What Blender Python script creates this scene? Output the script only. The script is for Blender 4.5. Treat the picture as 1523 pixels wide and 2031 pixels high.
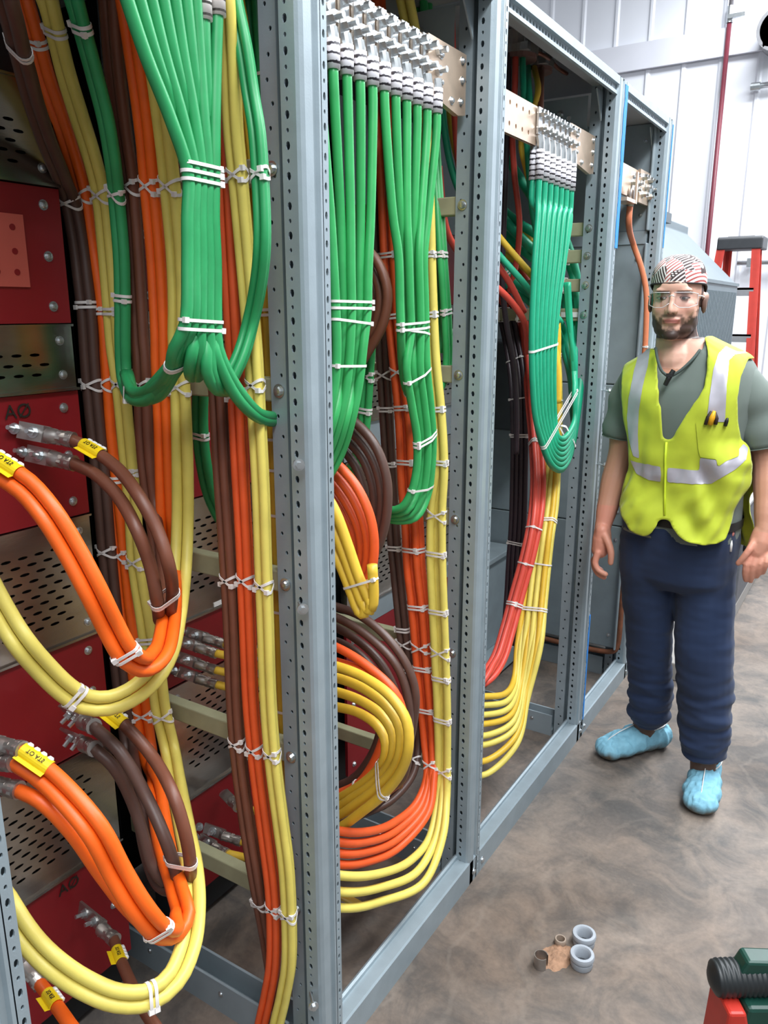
import bpy, bmesh, math, random
from mathutils import Vector, Matrix, Quaternion, noise
random.seed(7)
for o in list(bpy.data.objects): bpy.data.objects.remove(o, do_unlink=True)
SC = bpy.context.scene
COL = SC.collection
# ---------------------------------------------------------------- camera
W, H, F = 1523.0, 2031.0, 1560.0
PITCH = math.atan(400.0 / F)
YAW = math.atan(1024.0 / (F / math.cos(PITCH)))
EYE = Vector((0, 0, 1.6))
FW = Vector((-math.sin(YAW) * math.cos(PITCH), math.cos(YAW) * math.cos(PITCH), -math.sin(PITCH)))
RT = Vector((math.cos(YAW), math.sin(YAW), 0))
UP = RT.cross(FW)
cd = bpy.data.cameras.new('camera'); cam = bpy.data.objects.new('camera', cd); COL.objects.link(cam)
cam.matrix_world = Matrix((( RT.x, UP.x, -FW.x, EYE.x), (RT.y, UP.y, -FW.y, EYE.y), (RT.z, UP.z, -FW.z, EYE.z), (0, 0, 0, 1)))
cd.sensor_fit = 'VERTICAL'; cd.sensor_height = 24.0; cd.lens = 24.0 * F / H
cd.clip_start = 0.02
SC.camera = cam
# ---------------------------------------------------------------- light
wd = bpy.data.worlds.new('hall_light'); SC.world = wd; wd.use_nodes = True
bg = wd.node_tree.nodes['Background']; bg.inputs[0].default_value = (0.86, 0.93, 1.0, 1); bg.inputs[1].default_value = 0.30
def area(name, loc, size, power, rot=(0, 0, 0), col=(0.93, 0.97, 1.0)):
    l = bpy.data.lights.new(name, 'AREA'); l.shape = 'RECTANGLE'; l.size, l.size_y = size; l.energy = power; l.color = col
    o = bpy.data.objects.new(name, l); o.location = loc; o.rotation_euler = rot; COL.objects.link(o); return o
area('high_bay_light_row', (0.7, 2.4, 4.1), (0.6, 5.5), 225)
area('high_bay_light_row', (0.4, 6.4, 4.6), (3.2, 0.8), 200)
area('high_bay_light_row', (1.4, -1.8, 4.4), (1.2, 2.5), 95)
SC.view_settings.view_transform = 'Standard'; SC.view_settings.look = 'None'
SC.view_settings.gamma = 1.0; SC.view_settings.use_curve_mapping = False
SC.view_settings.exposure = 0.62
# ---------------------------------------------------------------- geometry helpers
def ray(px, py): return FW + RT * ((px - W / 2) / F) - UP * ((py - H / 2) / F)
def at(px, py, X=None, Y=None, Z=None, D=None):
    d = ray(px, py)
    if D is not None: return EYE + d * D
    if X is not None: return EYE + d * ((X - EYE.x) / d.x)
    if Y is not None: return EYE + d * ((Y - EYE.y) / d.y)
    return EYE + d * ((Z - EYE.z) / d.z)
def proj(p):
    v = p - EYE; z = v.dot(FW)
    return (W / 2 + F * v.dot(RT) / z, H / 2 - F * v.dot(UP) / z)
def depth(p): return (p - EYE).dot(FW)
WL = {}                                   # world location of every built object
def put(o, loc, parent=None):
    loc = Vector(loc); WL[o.name] = loc
    if parent is not None:
        o.parent = parent; o.location = loc - WL[parent.name]
    else: o.location = loc
    COL.objects.link(o)
    return o
def tag(o, label=None, cat=None, group=None, kind=None):
    if label: o['label'] = label
    if cat: o['category'] = cat
    if group: o['group'] = group
    if kind: o['kind'] = kind
    return o
def empty(name, loc):
    o = bpy.data.objects.new(name, None); o.empty_display_size = 0.05
    return put(o, loc)
class MB:
    def __init__(s): s.v = []; s.f = []; s.m = []
    def add(s, vs, fs, mi=0):
        b = len(s.v); s.v += [Vector(p) for p in vs]; s.f += [tuple(i + b for i in f) for f in fs]; s.m += [mi] * len(fs); return s
    def box(s, lo, hi, mi=0):
        (a, b, c), (d, e, f) = lo, hi
        return s.add([(a,b,c),(d,b,c),(d,e,c),(a,e,c),(a,b,f),(d,b,f),(d,e,f),(a,e,f)],
                     [(0,3,2,1),(4,5,6,7),(0,1,5,4),(1,2,6,5),(2,3,7,6),(3,0,4,7)], mi)
    def obox(s, c, ax, ay, az, mi=0):     # oriented box, half-axis vectors
        c, ax, ay, az = Vector(c), Vector(ax), Vector(ay), Vector(az)
        return s.add([c+i*ax+j*ay+k*az for k in (-1,1) for i,j in ((-1,-1),(1,-1),(1,1),(-1,1))],
                     [(0,3,2,1),(4,5,6,7),(0,1,5,4),(1,2,6,5),(2,3,7,6),(3,0,4,7)], mi)
    def beam(s, a, b, w, h, up=(0,0,1), mi=0):
        a, b = Vector(a), Vector(b); d = b - a; L = d.length; d.normalize()
        u = Vector(up); r = d.cross(u).normalized(); u = r.cross(d).normalized()
        return s.obox((a + b) / 2, d * (L / 2), r * (w / 2), u * (h / 2), mi)
    def tube(s, pts, rad, n=10, caps=True, mi=0):
        pts = [Vector(p) for p in pts]; N = len(pts)
        rads = rad if hasattr(rad, '__len__') else [rad] * N
        T = [(pts[min(i+1,N-1)] - pts[max(i-1,0)]).normalized() for i in range(N)]
        ref = Vector((0,0,1)) if abs(T[0].z) < 0.9 else Vector((1,0,0))
        u = T[0].cross(ref).normalized(); vs = []
        for i in range(N):
            if i: 
                q = T[i-1].rotation_difference(T[i]); u = q @ u
            u = (u - T[i] * u.dot(T[i])).normalized(); w = T[i].cross(u)
            vs += [pts[i] + (u * math.cos(2*math.pi*k/n) + w * math.sin(2*math.pi*k/n)) * rads[i] for k in range(n)]
        fs = [(i*n+k, i*n+(k+1)%n, (i+1)*n+(k+1)%n, (i+1)*n+k) for i in range(N-1) for k in range(n)]
        if caps: fs += [tuple(range(n-1,-1,-1)), tuple((N-1)*n+k for k in range(n))]
        return s.add(vs, fs, mi)
    def cyl(s, a, b, r, n=12, mi=0, r2=None): return s.tube([a, b], [r, r if r2 is None else r2], n, True, mi)
    def prism(s, prof, fn, a, b, mi=0, caps=True, closed=True):   # profile swept from parameter a to b; fn(u, v, t) -> point
        n = len(prof)
        vs = [fn(u, v, a) for u, v in prof] + [fn(u, v, b) for u, v in prof]
        fs = [(i, (i+1)%n, n+(i+1)%n, n+i) for i in range(n if closed else n-1)]
        if caps and closed: fs += [tuple(range(n-1,-1,-1)), tuple(range(n, 2*n))]
        return s.add(vs, fs, mi)
    def perf(s, o, U, V, w, L, holes, dep=0.003, mi=0, mh=None):
        # flat strip (origin o, across U width w, along V length L) with real holes (u, v, half-w, half-h) sorted in v, one per row
        o, U, V = Vector(o), Vector(U).normalized(), Vector(V).normalized(); Nn = U.cross(V)
        P = lambda u, v, d=0: o + U*u + V*v - Nn*d
        v0 = 0
        def quad(a, b):
            if b - a > 1e-6: s.add([P(0,a),P(w,a),P(w,b),P(0,b)], [(0,1,2,3)], mi)
        for u, v, hw, hh in holes:
            a, b = v - hh * 1.3, v + hh * 1.3
            if a < v0 or b > L: continue
            quad(v0, a); v0 = b
            out = [(0,a),(u,a),(w,a),(w,v),(w,b),(u,b),(0,b),(0,v)]
            k = .72
            inn = [(u-hw*k,v-hh*k),(u,v-hh),(u+hw*k,v-hh*k),(u+hw,v),(u+hw*k,v+hh*k),(u,v+hh),(u-hw*k,v+hh*k),(u-hw,v)]
            s.add([P(*q) for q in out] + [P(*q) for q in inn] + [P(q[0], q[1], dep) for q in inn],
                  [(i,(i+1)%8,8+(i+1)%8,8+i) for i in range(8)] + [(8+i,8+(i+1)%8,16+(i+1)%8,16+i) for i in range(8)], mi)
        quad(v0, L); return s
    def build(s, name, mats, parent=None, smooth=False, origin=None, bevel=0):
        me = bpy.data.meshes.new(name)
        if origin is None:
            xs = [p.x for p in s.v]; ys = [p.y for p in s.v]; zs = [p.z for p in s.v]
            origin = Vector(((min(xs)+max(xs))/2, (min(ys)+max(ys))/2, min(zs) if parent is None else (min(zs)+max(zs))/2))
        origin = Vector(origin)
        me.from_pydata([tuple(p - origin) for p in s.v], [], s.f)
        mats = mats if isinstance(mats, (list, tuple)) else [mats]
        for m in mats: me.materials.append(m)
        if len(mats) > 1: me.polygons.foreach_set('material_index', s.m)
        if smooth: me.polygons.foreach_set('use_smooth', [True] * len(me.polygons))
        me.update()
        o = bpy.data.objects.new(name, me); put(o, origin, parent)
        if bevel:
            b = o.modifiers.new('bevel', 'BEVEL'); b.width = bevel; b.segments = 2; b.limit_method = 'ANGLE'
        return o
def dup(root, delta, parent=None):
    """copy of a built object and its children moved by delta"""
    c = root.copy(); put(c, WL[root.name] + Vector(delta), parent)
    for ch in list(root.children): dup(ch, delta, c)
    return c
def auto_smooth(o, ang=0.6):
    me = o.data; me.polygons.foreach_set('use_smooth', [True]*len(me.polygons))
    bm = bmesh.new(); bm.from_mesh(me)
    for e in bm.edges:
        if len(e.link_faces) == 2 and e.calc_face_angle(0) > ang: e.smooth = False
    bm.to_mesh(me); bm.free(); return o
def catmull(P, step=0.014):
    P = [Vector(p) for p in P]; out = []
    Q = [P[0]*2 - P[1]] + P + [P[-1]*2 - P[-2]]
    for i in range(1, len(Q) - 2):
        p0, p1, p2, p3 = Q[i-1:i+3]
        t0 = 0; t1 = t0 + max((p1-p0).length, 1e-5) ** .5; t2 = t1 + max((p2-p1).length, 1e-5) ** .5; t3 = t2 + max((p3-p2).length, 1e-5) ** .5
        n = max(2, int((p2-p1).length / step))
        for k in range(n):
            t = t1 + (t2 - t1) * k / n
            a1 = p0*((t1-t)/(t1-t0)) + p1*((t-t0)/(t1-t0)); a2 = p1*((t2-t)/(t2-t1)) + p2*((t-t1)/(t2-t1)); a3 = p2*((t3-t)/(t3-t2)) + p3*((t-t2)/(t3-t2))
            b1 = a1*((t2-t)/(t2-t0)) + a2*((t-t0)/(t2-t0)); b2 = a2*((t3-t)/(t3-t1)) + a3*((t-t1)/(t3-t1))
            out.append(b1*((t2-t)/(t2-t1)) + b2*((t-t1)/(t2-t1)))
    return out + [P[-1]]
# ---------------------------------------------------------------- materials
def lin(c): return tuple((x/255/12.92 if x/255 <= .04045 else ((x/255+.055)/1.055)**2.4) for x in c)
def mat(name, rgb, rough=0.5, metal=0.0, var=0.08, scale=30, bump=0.0, bscale=200, spec=0.5, stretch=None, coat=0, sheen=0):
    m = bpy.data.materials.new(name); m.use_nodes = True; nt = m.node_tree; b = nt.nodes['Principled BSDF']
    c = lin(rgb); b.inputs['Roughness'].default_value = rough; b.inputs['Metallic'].default_value = metal
    b.inputs['Specular IOR Level'].default_value = spec
    if coat: b.inputs['Coat Weight'].default_value = coat
    if sheen: b.inputs['Sheen Weight'].default_value = sheen
    tc = nt.nodes.new('ShaderNodeTexCoord'); n = nt.nodes.new('ShaderNodeTexNoise'); n.inputs['Scale'].default_value = scale; n.inputs['Detail'].default_value = 4
    src = tc.outputs['Object']
    if stretch:
        mp = nt.nodes.new('ShaderNodeMapping'); mp.inputs['Scale'].default_value = stretch; nt.links.new(src, mp.inputs[0]); src = mp.outputs[0]
    nt.links.new(src, n.inputs['Vector'])
    r = nt.nodes.new('ShaderNodeValToRGB'); r.color_ramp.elements[0].position = .3; r.color_ramp.elements[1].position = .7
    r.color_ramp.elements[0].color = tuple(x*(1-var) for x in c) + (1,); r.color_ramp.elements[1].color = tuple(min(1, x*(1+var)) for x in c) + (1,)
    nt.links.new(n.outputs['Fac'], r.inputs[0]); nt.links.new(r.outputs[0], b.inputs['Base Color'])
    if bump:
        n2 = nt.nodes.new('ShaderNodeTexNoise'); n2.inputs['Scale'].default_value = bscale; nt.links.new(src, n2.inputs['Vector'])
        bp = nt.nodes.new('ShaderNodeBump'); bp.inputs['Strength'].default_value = bump; bp.inputs['Distance'].default_value = .004
        nt.links.new(n2.outputs['Fac'], bp.inputs['Height']); nt.links.new(bp.outputs[0], b.inputs['Normal'])
    return m
M = dict(
  steel=mat('galvanised_steel', (150,163,170), .42, .3, .07, 18, .05, 300),
  steel_in=mat('painted_steel', (138,150,156), .5, .15, .08, 12),
  roof=mat('roof_sheet', (160,162,168), .55, .1, .08, 8),
  silver=mat('stainless_sheet', (172,168,162), .24, 1.0, .12, 7, .03, 60, stretch=(1,1,6)),
  red=mat('red_fibreglass', (132,20,28), .42, 0, .07, 9),
  clearred=mat('pale_red_plate', (196,92,80), .4, 0, .07, 9),
  black=mat('black_barrier', (22,24,27), .5, 0, .2, 20),
  tan=mat('fibreglass_strut', (150,148,118), .6, 0, .1, 25),
  zinc=mat('zinc_hardware', (200,204,206), .28, .9, .08, 60),
  lug=mat('tinned_lug', (172,165,160), .33, .85, .1, 50),
  copper=mat('tin_plated_copper', (214,190,168), .34, .7, .12, 22),
  rust=mat('copper_ground_bar', (150,100,84), .4, .7, .15, 30),
  tie=mat('nylon_tie', (226,220,216), .45, 0, .04, 40),
  tag=mat('yellow_marker', (238,205,20), .5, 0, .06, 60),
  ink=mat('black_ink', (30,24,14), .7, 0, .1, 40),
  brown=mat('brown_jacket', (112,66,48), .46, 0, .09, 26, .04, 500),
  brown2=mat('dark_brown_jacket', (84,60,52), .44, 0, .1, 26),
  orange=mat('orange_jacket', (238,98,18), .45, 0, .07, 26, .04, 500),
  orange2=mat('red_orange_jacket', (222,86,36), .45, 0, .07, 26),
  yellow=mat('yellow_jacket', (220,202,98), .46, 0, .06, 26, .04, 500),
  yellow2=mat('golden_jacket', (218,178,56), .44, 0, .07, 26),
  green=mat('green_jacket', (40,146,86), .42, 0, .08, 26),
  green2=mat('bright_green_jacket', (52,160,88), .42, 0, .08, 26),
  teal=mat('teal_green_jacket', (30,162,122), .42, 0, .07, 26),
  redc=mat('red_jacket', (208,76,62), .42, 0, .07, 26),
  purple=mat('dark_purple_jacket', (58,46,54), .42, 0, .1, 26),
  white=mat('white_plastic', (228,228,226), .5, 0, .04, 30),
)
ORD = ['first','second','third','fourth','fifth','sixth','seventh','eighth','ninth','tenth','eleventh','twelfth']
# ---------------------------------------------------------------- room
def floor_material():
    m = bpy.data.materials.new('worn_concrete'); m.use_nodes = True; nt = m.node_tree; b = nt.nodes['Principled BSDF']
    L = nt.links.new; N = nt.nodes.new
    tc = N('ShaderNodeTexCoord')
    def noise_(sc, det=6, dist=0.0, rough=.6):
        n = N('ShaderNodeTexNoise'); n.inputs['Scale'].default_value = sc; n.inputs['Detail'].default_value = det; n.inputs['Distortion'].default_value = dist
        n.inputs['Roughness'].default_value = rough
        L(tc.outputs['Object'], n.inputs['Vector']); return n
    a = noise_(2.6, 9, .5, .62); c = noise_(6.5, 9, .7, .66); d = noise_(1.1, 4, .3); g = noise_(70, 4, 0)
    r1 = N('ShaderNodeValToRGB'); e = r1.color_ramp.elements
    e[0].position = .36; e[0].color = lin((84,82,80)) + (1,); e[1].position = .64; e[1].color = lin((136,123,113)) + (1,)
    x = e.new(.5); x.color = lin((110,102,96)) + (1,)
    r2 = N('ShaderNodeValToRGB'); e = r2.color_ramp.elements
    e[0].position = .40; e[0].color = lin((80,80,80)) + (1,); e[1].position = .60; e[1].color = lin((146,132,120)) + (1,)
    L(a.outputs['Fac'], r1.inputs[0]); L(c.outputs['Fac'], r2.inputs[0])
    mx = N('ShaderNodeMixRGB'); mx.inputs[0].default_value = .45; L(r1.outputs[0], mx.inputs[1]); L(r2.outputs[0], mx.inputs[2])
    r3 = N('ShaderNodeValToRGB'); e = r3.color_ramp.elements
    e[0].position = .42; e[0].color = (0,0,0,1); e[1].position = .62; e[1].color = (1,1,1,1); L(d.outputs['Fac'], r3.inputs[0])
    m2 = N('ShaderNodeMixRGB'); m2.blend_type = 'MULTIPLY'; m2.inputs[2].default_value = lin((214,206,200)) + (1,)
    L(r3.outputs[0], m2.inputs[0]); L(mx.outputs[0], m2.inputs[1])
    # sawdust patch and pinkish scuffs are stains with their own shape
    mp = N('ShaderNodeMapping'); mp.inputs['Location'].default_value = (.52, -1.66, 0); L(tc.outputs['Object'], mp.inputs[0])
    vl = N('ShaderNodeVectorMath'); vl.operation = 'LENGTH'; L(mp.outputs[0], vl.inputs[0])
    ad = N('ShaderNodeMath'); ad.operation = 'MULTIPLY_ADD'; ad.inputs[1].default_value = .12; L(c.outputs['Fac'], ad.inputs[0]); L(vl.outputs['Value'], ad.inputs[2])
    r4 = N('ShaderNodeValToRGB'); e = r4.color_ramp.elements
    e[0].position = .08; e[0].color = (.75,.75,.75,1); e[1].position = .16; e[1].color = (0,0,0,1); L(ad.outputs[0], r4.inputs[0])
    m3 = N('ShaderNodeMixRGB'); m3.inputs[2].default_value = lin((150,112,90)) + (1,); L(r4.outputs[0], m3.inputs[0]); L(m2.outputs[0], m3.inputs[1])
    m4 = N('ShaderNodeMixRGB'); m4.blend_type = 'OVERLAY'; m4.inputs[0].default_value = .25; L(m3.outputs[0], m4.inputs[1]); L(g.outputs['Fac'], m4.inputs[2])
    # long curved trowel and tyre scratches
    w = N('ShaderNodeTexWave'); w.inputs['Scale'].default_value = 1.3; w.inputs['Distortion'].default_value = 14; w.inputs['Detail'].default_value = 5; w.inputs['Detail Scale'].default_value = 1.6
    L(tc.outputs['Object'], w.inputs['Vector'])
    r5 = N('ShaderNodeValToRGB'); e = r5.color_ramp.elements
    e[0].position = .93; e[0].color = (0,0,0,1); e[1].position = 1.0; e[1].color = (.10,.10,.10,1); L(w.outputs['Fac'], r5.inputs[0])
    m5 = N('ShaderNodeMixRGB'); m5.inputs[2].default_value = lin((160,148,136)) + (1,); L(r5.outputs[0], m5.inputs[0]); L(m4.outputs[0], m5.inputs[1])
    L(m5.outputs[0], b.inputs['Base Color'])
    b.inputs['Roughness'].default_value = .55; b.inputs['Specular IOR Level'].default_value = .35
    bp = N('ShaderNodeBump'); bp.inputs['Strength'].default_value = .12; bp.inputs['Distance'].default_value = .01; L(c.outputs['Fac'], bp.inputs['Height']); L(bp.outputs[0], b.inputs['Normal'])
    return m
fl = MB().box((-9, -4, -.1), (6.5, 8.2, 0)).build('floor', floor_material()); tag(fl, 'worn mottled grey and tan concrete floor', kind='structure')
WALLY = 7.6
M['wall'] = mat('white_metal_siding', (232,234,242), .5, 0, .03, 2)
wb = MB()
x = -9.0
prof = []
while x < 6.5:                                   # ribbed wall sheet
    prof += [(x, 0), (x+.25, 0), (x+.265, .012), (x+.285, .012), (x+.30, 0)]; x += .30
prof += [(6.5+.3, 0), (6.5+.3, -.08), (-9.0, -.08)]
wb.prism(prof, lambda u, v, t: Vector((u, WALLY - v, t)), 0, 6.5)
tag(wb.build('wall_back', M['wall']), 'white ribbed metal wall of the hall', kind='structure')
GZ0, GZ1 = 3.62, 3.83
gb = MB().box((-9.0, WALLY-.05, GZ0), (6.5, WALLY-.02, GZ1)).build('shadow_band_1', mat('shadow_band_grey', (216,217,226), .55, 0, .03, 4)); tag(gb, 'pale grey painted shadow band across the white wall', kind='structure')  # thin strip whose grey stands in for a soft shadow band on the wall

# ---------------------------------------------------------------- switchgear frame
X0 = -0.825; TOP = 2.30
def post(parent, yr, z0=0.0, z1=TOP):
    mb = MB(); y = yr - .07
    S = lambda prof: mb.prism(prof, lambda u, v, t: Vector((u, v, t)), z0, z1, closed=False)
    # flange with small holes facing the aisle end, recess, flange with large holes, rounded front with grooves
    holesA = [(.018 + (.006 if i % 3 == 1 else -.004 if i % 3 == 2 else 0), .05 + i*.036, .0032, .0038) for i in range(int((z1-z0)/.036))]
    mb.perf((X0-.095, y+.017, z0), (1,0,0), (0,0,1), .035, z1-z0, holesA)
    S([(X0-.095, y+.03), (X0-.095, y+.017)]); S([(X0-.06, y+.017), (X0-.06, y+.04), (X0-.04, y+.04), (X0-.04, y)])
    holesB = [(.012, .03 + i*.0225, .0045 if i % 2 else .0028, .0068 if i % 2 else .0036) for i in range(int((z1-z0)/.0225))]
    mb.perf((X0-.04, y, z0), (1,0,0), (0,0,1), .030, z1-z0, holesB)
    S([(X0-.01, y), (X0-.004, y+.003), (X0, y+.010), (X0, y+.030), (X0-.006, y+.036), (X0-.006, y+.044), (X0, y+.047), (X0, y+.052), (X0-.003, y+.054)]); S([(X0, y+.07), (X0-.02, y+.07), (X0-.02, y+.066)])
    holesC = [(.0075, .02 + i*.0225, .0034 if i % 2 else .0024, .0066 if i % 2 else .0036) for i in range(int((z1-z0)/.0225))]
    mb.perf((X0, y+.054, z0), (0,1,0), (0,0,1), .016, z1-z0, holesC)
    S([(X0-.095, y+.03), (X0-.095, y+.068), (X0-.02, y+.068)])
    mb.add([(X0-.1,y+.017,z1),(X0,y,z1),(X0,y+.07,z1),(X0-.1,y+.07,z1)], [(0,1,2,3)])
    o = mb.build('post', M['steel'], parent); auto_smooth(o, .5); return o
def screw(parent, p, n, r=.007, L=.006, name='screw'):
    n = Vector(n).normalized(); p = Vector(p); mb = MB()
    mb.tube([p, p + n*L*.55, p + n*L*.9, p + n*L], [r, r, r*.75, r*.25], 10)
    mb.tube([p, p + n*.0012], r*1.45, 12)
    return mb.build(name, M['zinc'], parent)
def long_screw(parent, p, n, L=.035):
    n = Vector(n).normalized(); p = Vector(p); mb = MB()
    mb.tube([p, p + n*L], .0028, 8); mb.tube([p + n*L, p + n*(L+.003)], .0105, 12); mb.tube([p + n*(L+.003), p + n*(L+.009)], .006, 6)
    return mb.build('screw', M['zinc'], parent)
def base_rail(parent, ya, yb):
    prof = [(X0, 0), (X0, .072), (X0-.004, .076), (X0-.036, .076), (X0-.036, .086), (X0-.042, .088), (X0-.048, .084), (X0-.048, 0)]
    o = MB().prism(prof, lambda u, v, t: Vector((u, t, v)), ya, yb).build('base_rail', M['steel'], parent)
    screw(o, (X0, yb-.02, .03), (1,0,0)); screw(o, (X0, ya+.02, .03), (1,0,0)); return o
def top_rail(parent, ya, yb, slots=True):
    mb = MB()
    mb.box((X0-.012, ya, 2.277), (X0, yb, TOP)); mb.box((X0-.016, ya, 2.250), (X0-.006, yb, 2.259))
    hs = [(.009, .03 + i*.02, .0065, .0045) for i in range(int((yb-ya-.05)/.02))] if slots else []
    mb.perf((X0-.012, ya, 2.259), (0,0,1), (0,1,0), .018, yb-ya, [(u, v, hw, hh) for u, v, hw, hh in hs], dep=-.003)
    mb.box((X0-.024, ya, 2.286), (X0-.012, yb, TOP))
    return mb.build('top_rail', M['steel'], parent)
def side_frame(parent, yr, bars, xin=-1.42, yb=-.075, top=True):
    y = yr - .068
    mb = MB(); mb.box((-1.62, y, 0), (X0-.10, y+.06, .02)); mb.box((-1.62, y, .02), (X0-.10, y+.006, .085)); mb.box((-1.62, y+.054, .02), (X0-.10, y+.06, .085))
    mb.build('base_cross_rail', M['steel_in'], parent)
    for xx in range(6):
        screw(parent, (X0-.18-xx*.12, y, .055), (0,-1,0), .005, .004)
    if top:
        mb = MB(); hs = [(.03, .06 + i*.055, .008, .008) for i in range(12)]
        mb.perf((X0-.10, y+.003, 2.17), (0,0,1), (-1,0,0), .09, .70, hs, dep=-.003); mb.box((-1.62, y+.01, 2.165), (X0-.1, y+.05, 2.172))
        o = mb.build('top_cross_rail', M['steel_in'], parent)
        for k in (1,4,6,9): screw(o, (X0-.13-k*.06, y+.002, 2.215), (0,-1,0), .009, .01)
    mb = MB(); mb.box((-1.66, y, 0), (-1.60, y+.06, 2.29)); mb.build('rear_post', M['steel_in'], parent)
    for (z, x1, x2) in bars:
        mb = MB(); prof = [(-.021,-.014),(.021,-.014),(.021,.014),(-.021,.014)]
        yc = yr + yb + .040
        mb.prism(prof, lambda u, v, t: Vector((t, yc + v, z + u)), x2, x1)
        o = mb.build('cable_support_bar', M['tan'], parent, bevel=.003)
        screw(o, (X0-.076, yr-.053-.001, z), (0,-1,0), .0085, .008)
S = {}
names = [('open grey switchgear section nearest the camera, with red and perforated back panels', .448),
         ('second open grey switchgear section, full of looped cables', 1.128),
         ('third open grey switchgear section with teal cable bundle and slotted top rail', 1.815),
         ('last open grey switchgear section behind the man, holding one ground wire', 2.73)]
ends = [1.128, 1.815, 2.728, 3.36]
for i, ((lab, ya), yb) in enumerate(zip(names, ends)):
    S[i] = tag(empty('switchgear_section', (X0-.4, (ya+yb)/2, 0)), lab, 'electrical cabinet', 'switchgear sections in a row')
post(S[0], .448); post(S[0], 1.128); post(S[1], 1.815); post(S[2], 2.728); post(S[3], 3.36)
base_rail(S[0], .448, 1.058); base_rail(S[1], 1.130, 1.80); base_rail(S[2], 1.818, 2.727); base_rail(S[3], 2.732, 3.34)
top_rail(S[0], .448, 1.058, False); top_rail(S[1], 1.130, 1.745, False); top_rail(S[2], 1.817, 2.658); top_rail(S[3], 2.732, 3.29)
side_frame(S[0], 1.128, [(z, X0-.062, -1.42) for z in (1.825, 1.463, 1.104, .742, .385)])
side_frame(S[1], 1.815, [(z, X0-.062, -1.42) for z in (1.84, 1.445, 1.075, .70, .335)])
side_frame(S[2], 2.728, [(z, X0-.062, xi) for z, xi in ((1.862, -1.10), (1.776, -1.10), (1.682, -1.12), (1.585, -1.30))], yb=-.062)
side_frame(S[3], 3.36, [])
for i, (ya, yb) in enumerate(((.1, 1.127), (1.130, 1.814), (1.817, 2.727), (2.732, 3.36))):
    if i != 2: MB().box((-1.70, ya, 2.288), (X0-.026, yb, 2.299)).build('roof_panel', M['roof'], S[i])
    else:                                  # raised pull box over the third bay
        mb = MB(); mb.box((-.905, ya, 2.288), (X0-.026, yb, 2.299)); mb.box((-.917, ya, 2.288), (-.905, yb, 2.352)); mb.box((-.967, ya, 2.345), (-.917, yb, 2.352)); mb.box((-.975, ya, 2.345), (-.967, yb, 2.40)); mb.box((-1.70, ya, 2.39), (-.967, yb, 2.402)); mb.box((-1.70, ya, 2.28), (-.91, ya+.01, 2.35)); mb.box((-1.70, yb-.01, 2.28), (-.91, yb, 2.35)); mb.box((-1.70, ya, 2.35), (-.967, ya+.01, 2.39)); mb.box((-1.70, yb-.01, 2.35), (-.967, yb, 2.39))
        mb.build('roof_panel', M['roof'], S[i])
for i, yr in ((1, 1.815), (2, 2.728), (3, 3.36)):     # corner gussets under the top rail
    y = yr - .07
    MB().prism([(y, 2.262), (y-.06, 2.262), (y, 2.18)], lambda u, v, t: Vector((t, u, v)), X0-.055, X0-.051).build('gusset', M['steel'], S[i])
# dark barrier behind the panels
MB().box((-1.42, -.2, .03), (-1.37, .985, 2.27)).build('barrier', M['black'], S[0])
MB().box((-1.42, 1.135, .03), (-1.37, 1.80, 2.27)).build('barrier', M['black'], S[1])
MB().box((-1.42, 1.82, .03), (-1.37, 2.62, 2.27)).build('barrier', M['black'], S[2])
MB().box((-1.56, .2, .03), (-1.52, 1.126, 2.27)).build('barrier', M['black'], S[0])
for i_, (ya, yb) in enumerate(((-.2, 1.126), (1.131, 1.813), (1.818, 2.727))): MB().box((-1.70, ya, .02), (-1.67, yb, 2.275)).build('rear_panel', M['black' if i_ < 2 else 'steel_in'], S[i_])
XP = -1.32
def vent(parent, ya, yb, za, zb, rows, pitch=.034, rp=.0165, zoff=0, y_in=.05, sl=.0105):
    mb = MB(); zs = zb - .045 - zoff
    n = int((yb - ya - 2*y_in) / pitch)
    z = zs; mb.add([(XP,ya,zs),(XP,yb,zs),(XP,yb,zb),(XP,ya,zb)], [(0,1,2,3)])
    for r in range(rows):
        off = y_in + (pitch/2 if r % 2 else 0) + .012
        hs = [(rp/2, off + k*pitch, .0030, sl) for k in range(n)]
        mb.perf((XP, ya, z - rp), (0,0,1), (0,1,0), rp, yb-ya, hs, dep=-.003); z -= rp
    mb.add([(XP,ya,za),(XP,yb,za),(XP,yb,z),(XP,ya,z)], [(0,1,2,3)])
    mb.box((XP-.02, ya, zb-.004), (XP+.004, yb, zb)); mb.box((XP-.02, ya, za), (XP+.006, yb, za+.005))
    mb.box((XP-.02, yb-.003, za), (XP, yb, zb)); mb.box((XP-.02, ya, za), (XP, ya+.003, zb))
    o = mb.build('vent_panel', M['silver'], parent)
    for z in (za+.03, zb-.03):
        for yy in (yb-.03, ya+.03): screw(o, (XP, yy, z), (1,0,0), .006, .006)
    return o
def redpanel(parent, ya, yb, za, zb):
    o = MB().box((XP-.012, ya, za), (XP-.002, yb, zb)).build('red_panel', M['red'], parent)
    n = 3 if zb - za > .2 else 2
    for k in range(n):
        z = za + .03 + (zb-za-.06)*k/(n-1)
        for yy in (yb-.035, ya+.035): screw(o, (XP-.002, yy, z), (1,0,0), .0065, .007)
    return o
def greypanel(parent, ya, yb, za, zb, m='steel'):
    o = MB().box((XP-.012, ya, za), (XP-.002, yb, zb)).build('blank_panel', M[m], parent)
    for z in (za+.03, zb-.03): screw(o, (XP-.002, yb-.06, z), (1,0,0), .008, .008)
    return o
yl, yr_ = .18, .975
greypanel(S[0], yl, yr_, 1.99, 2.2, 'black')
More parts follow.
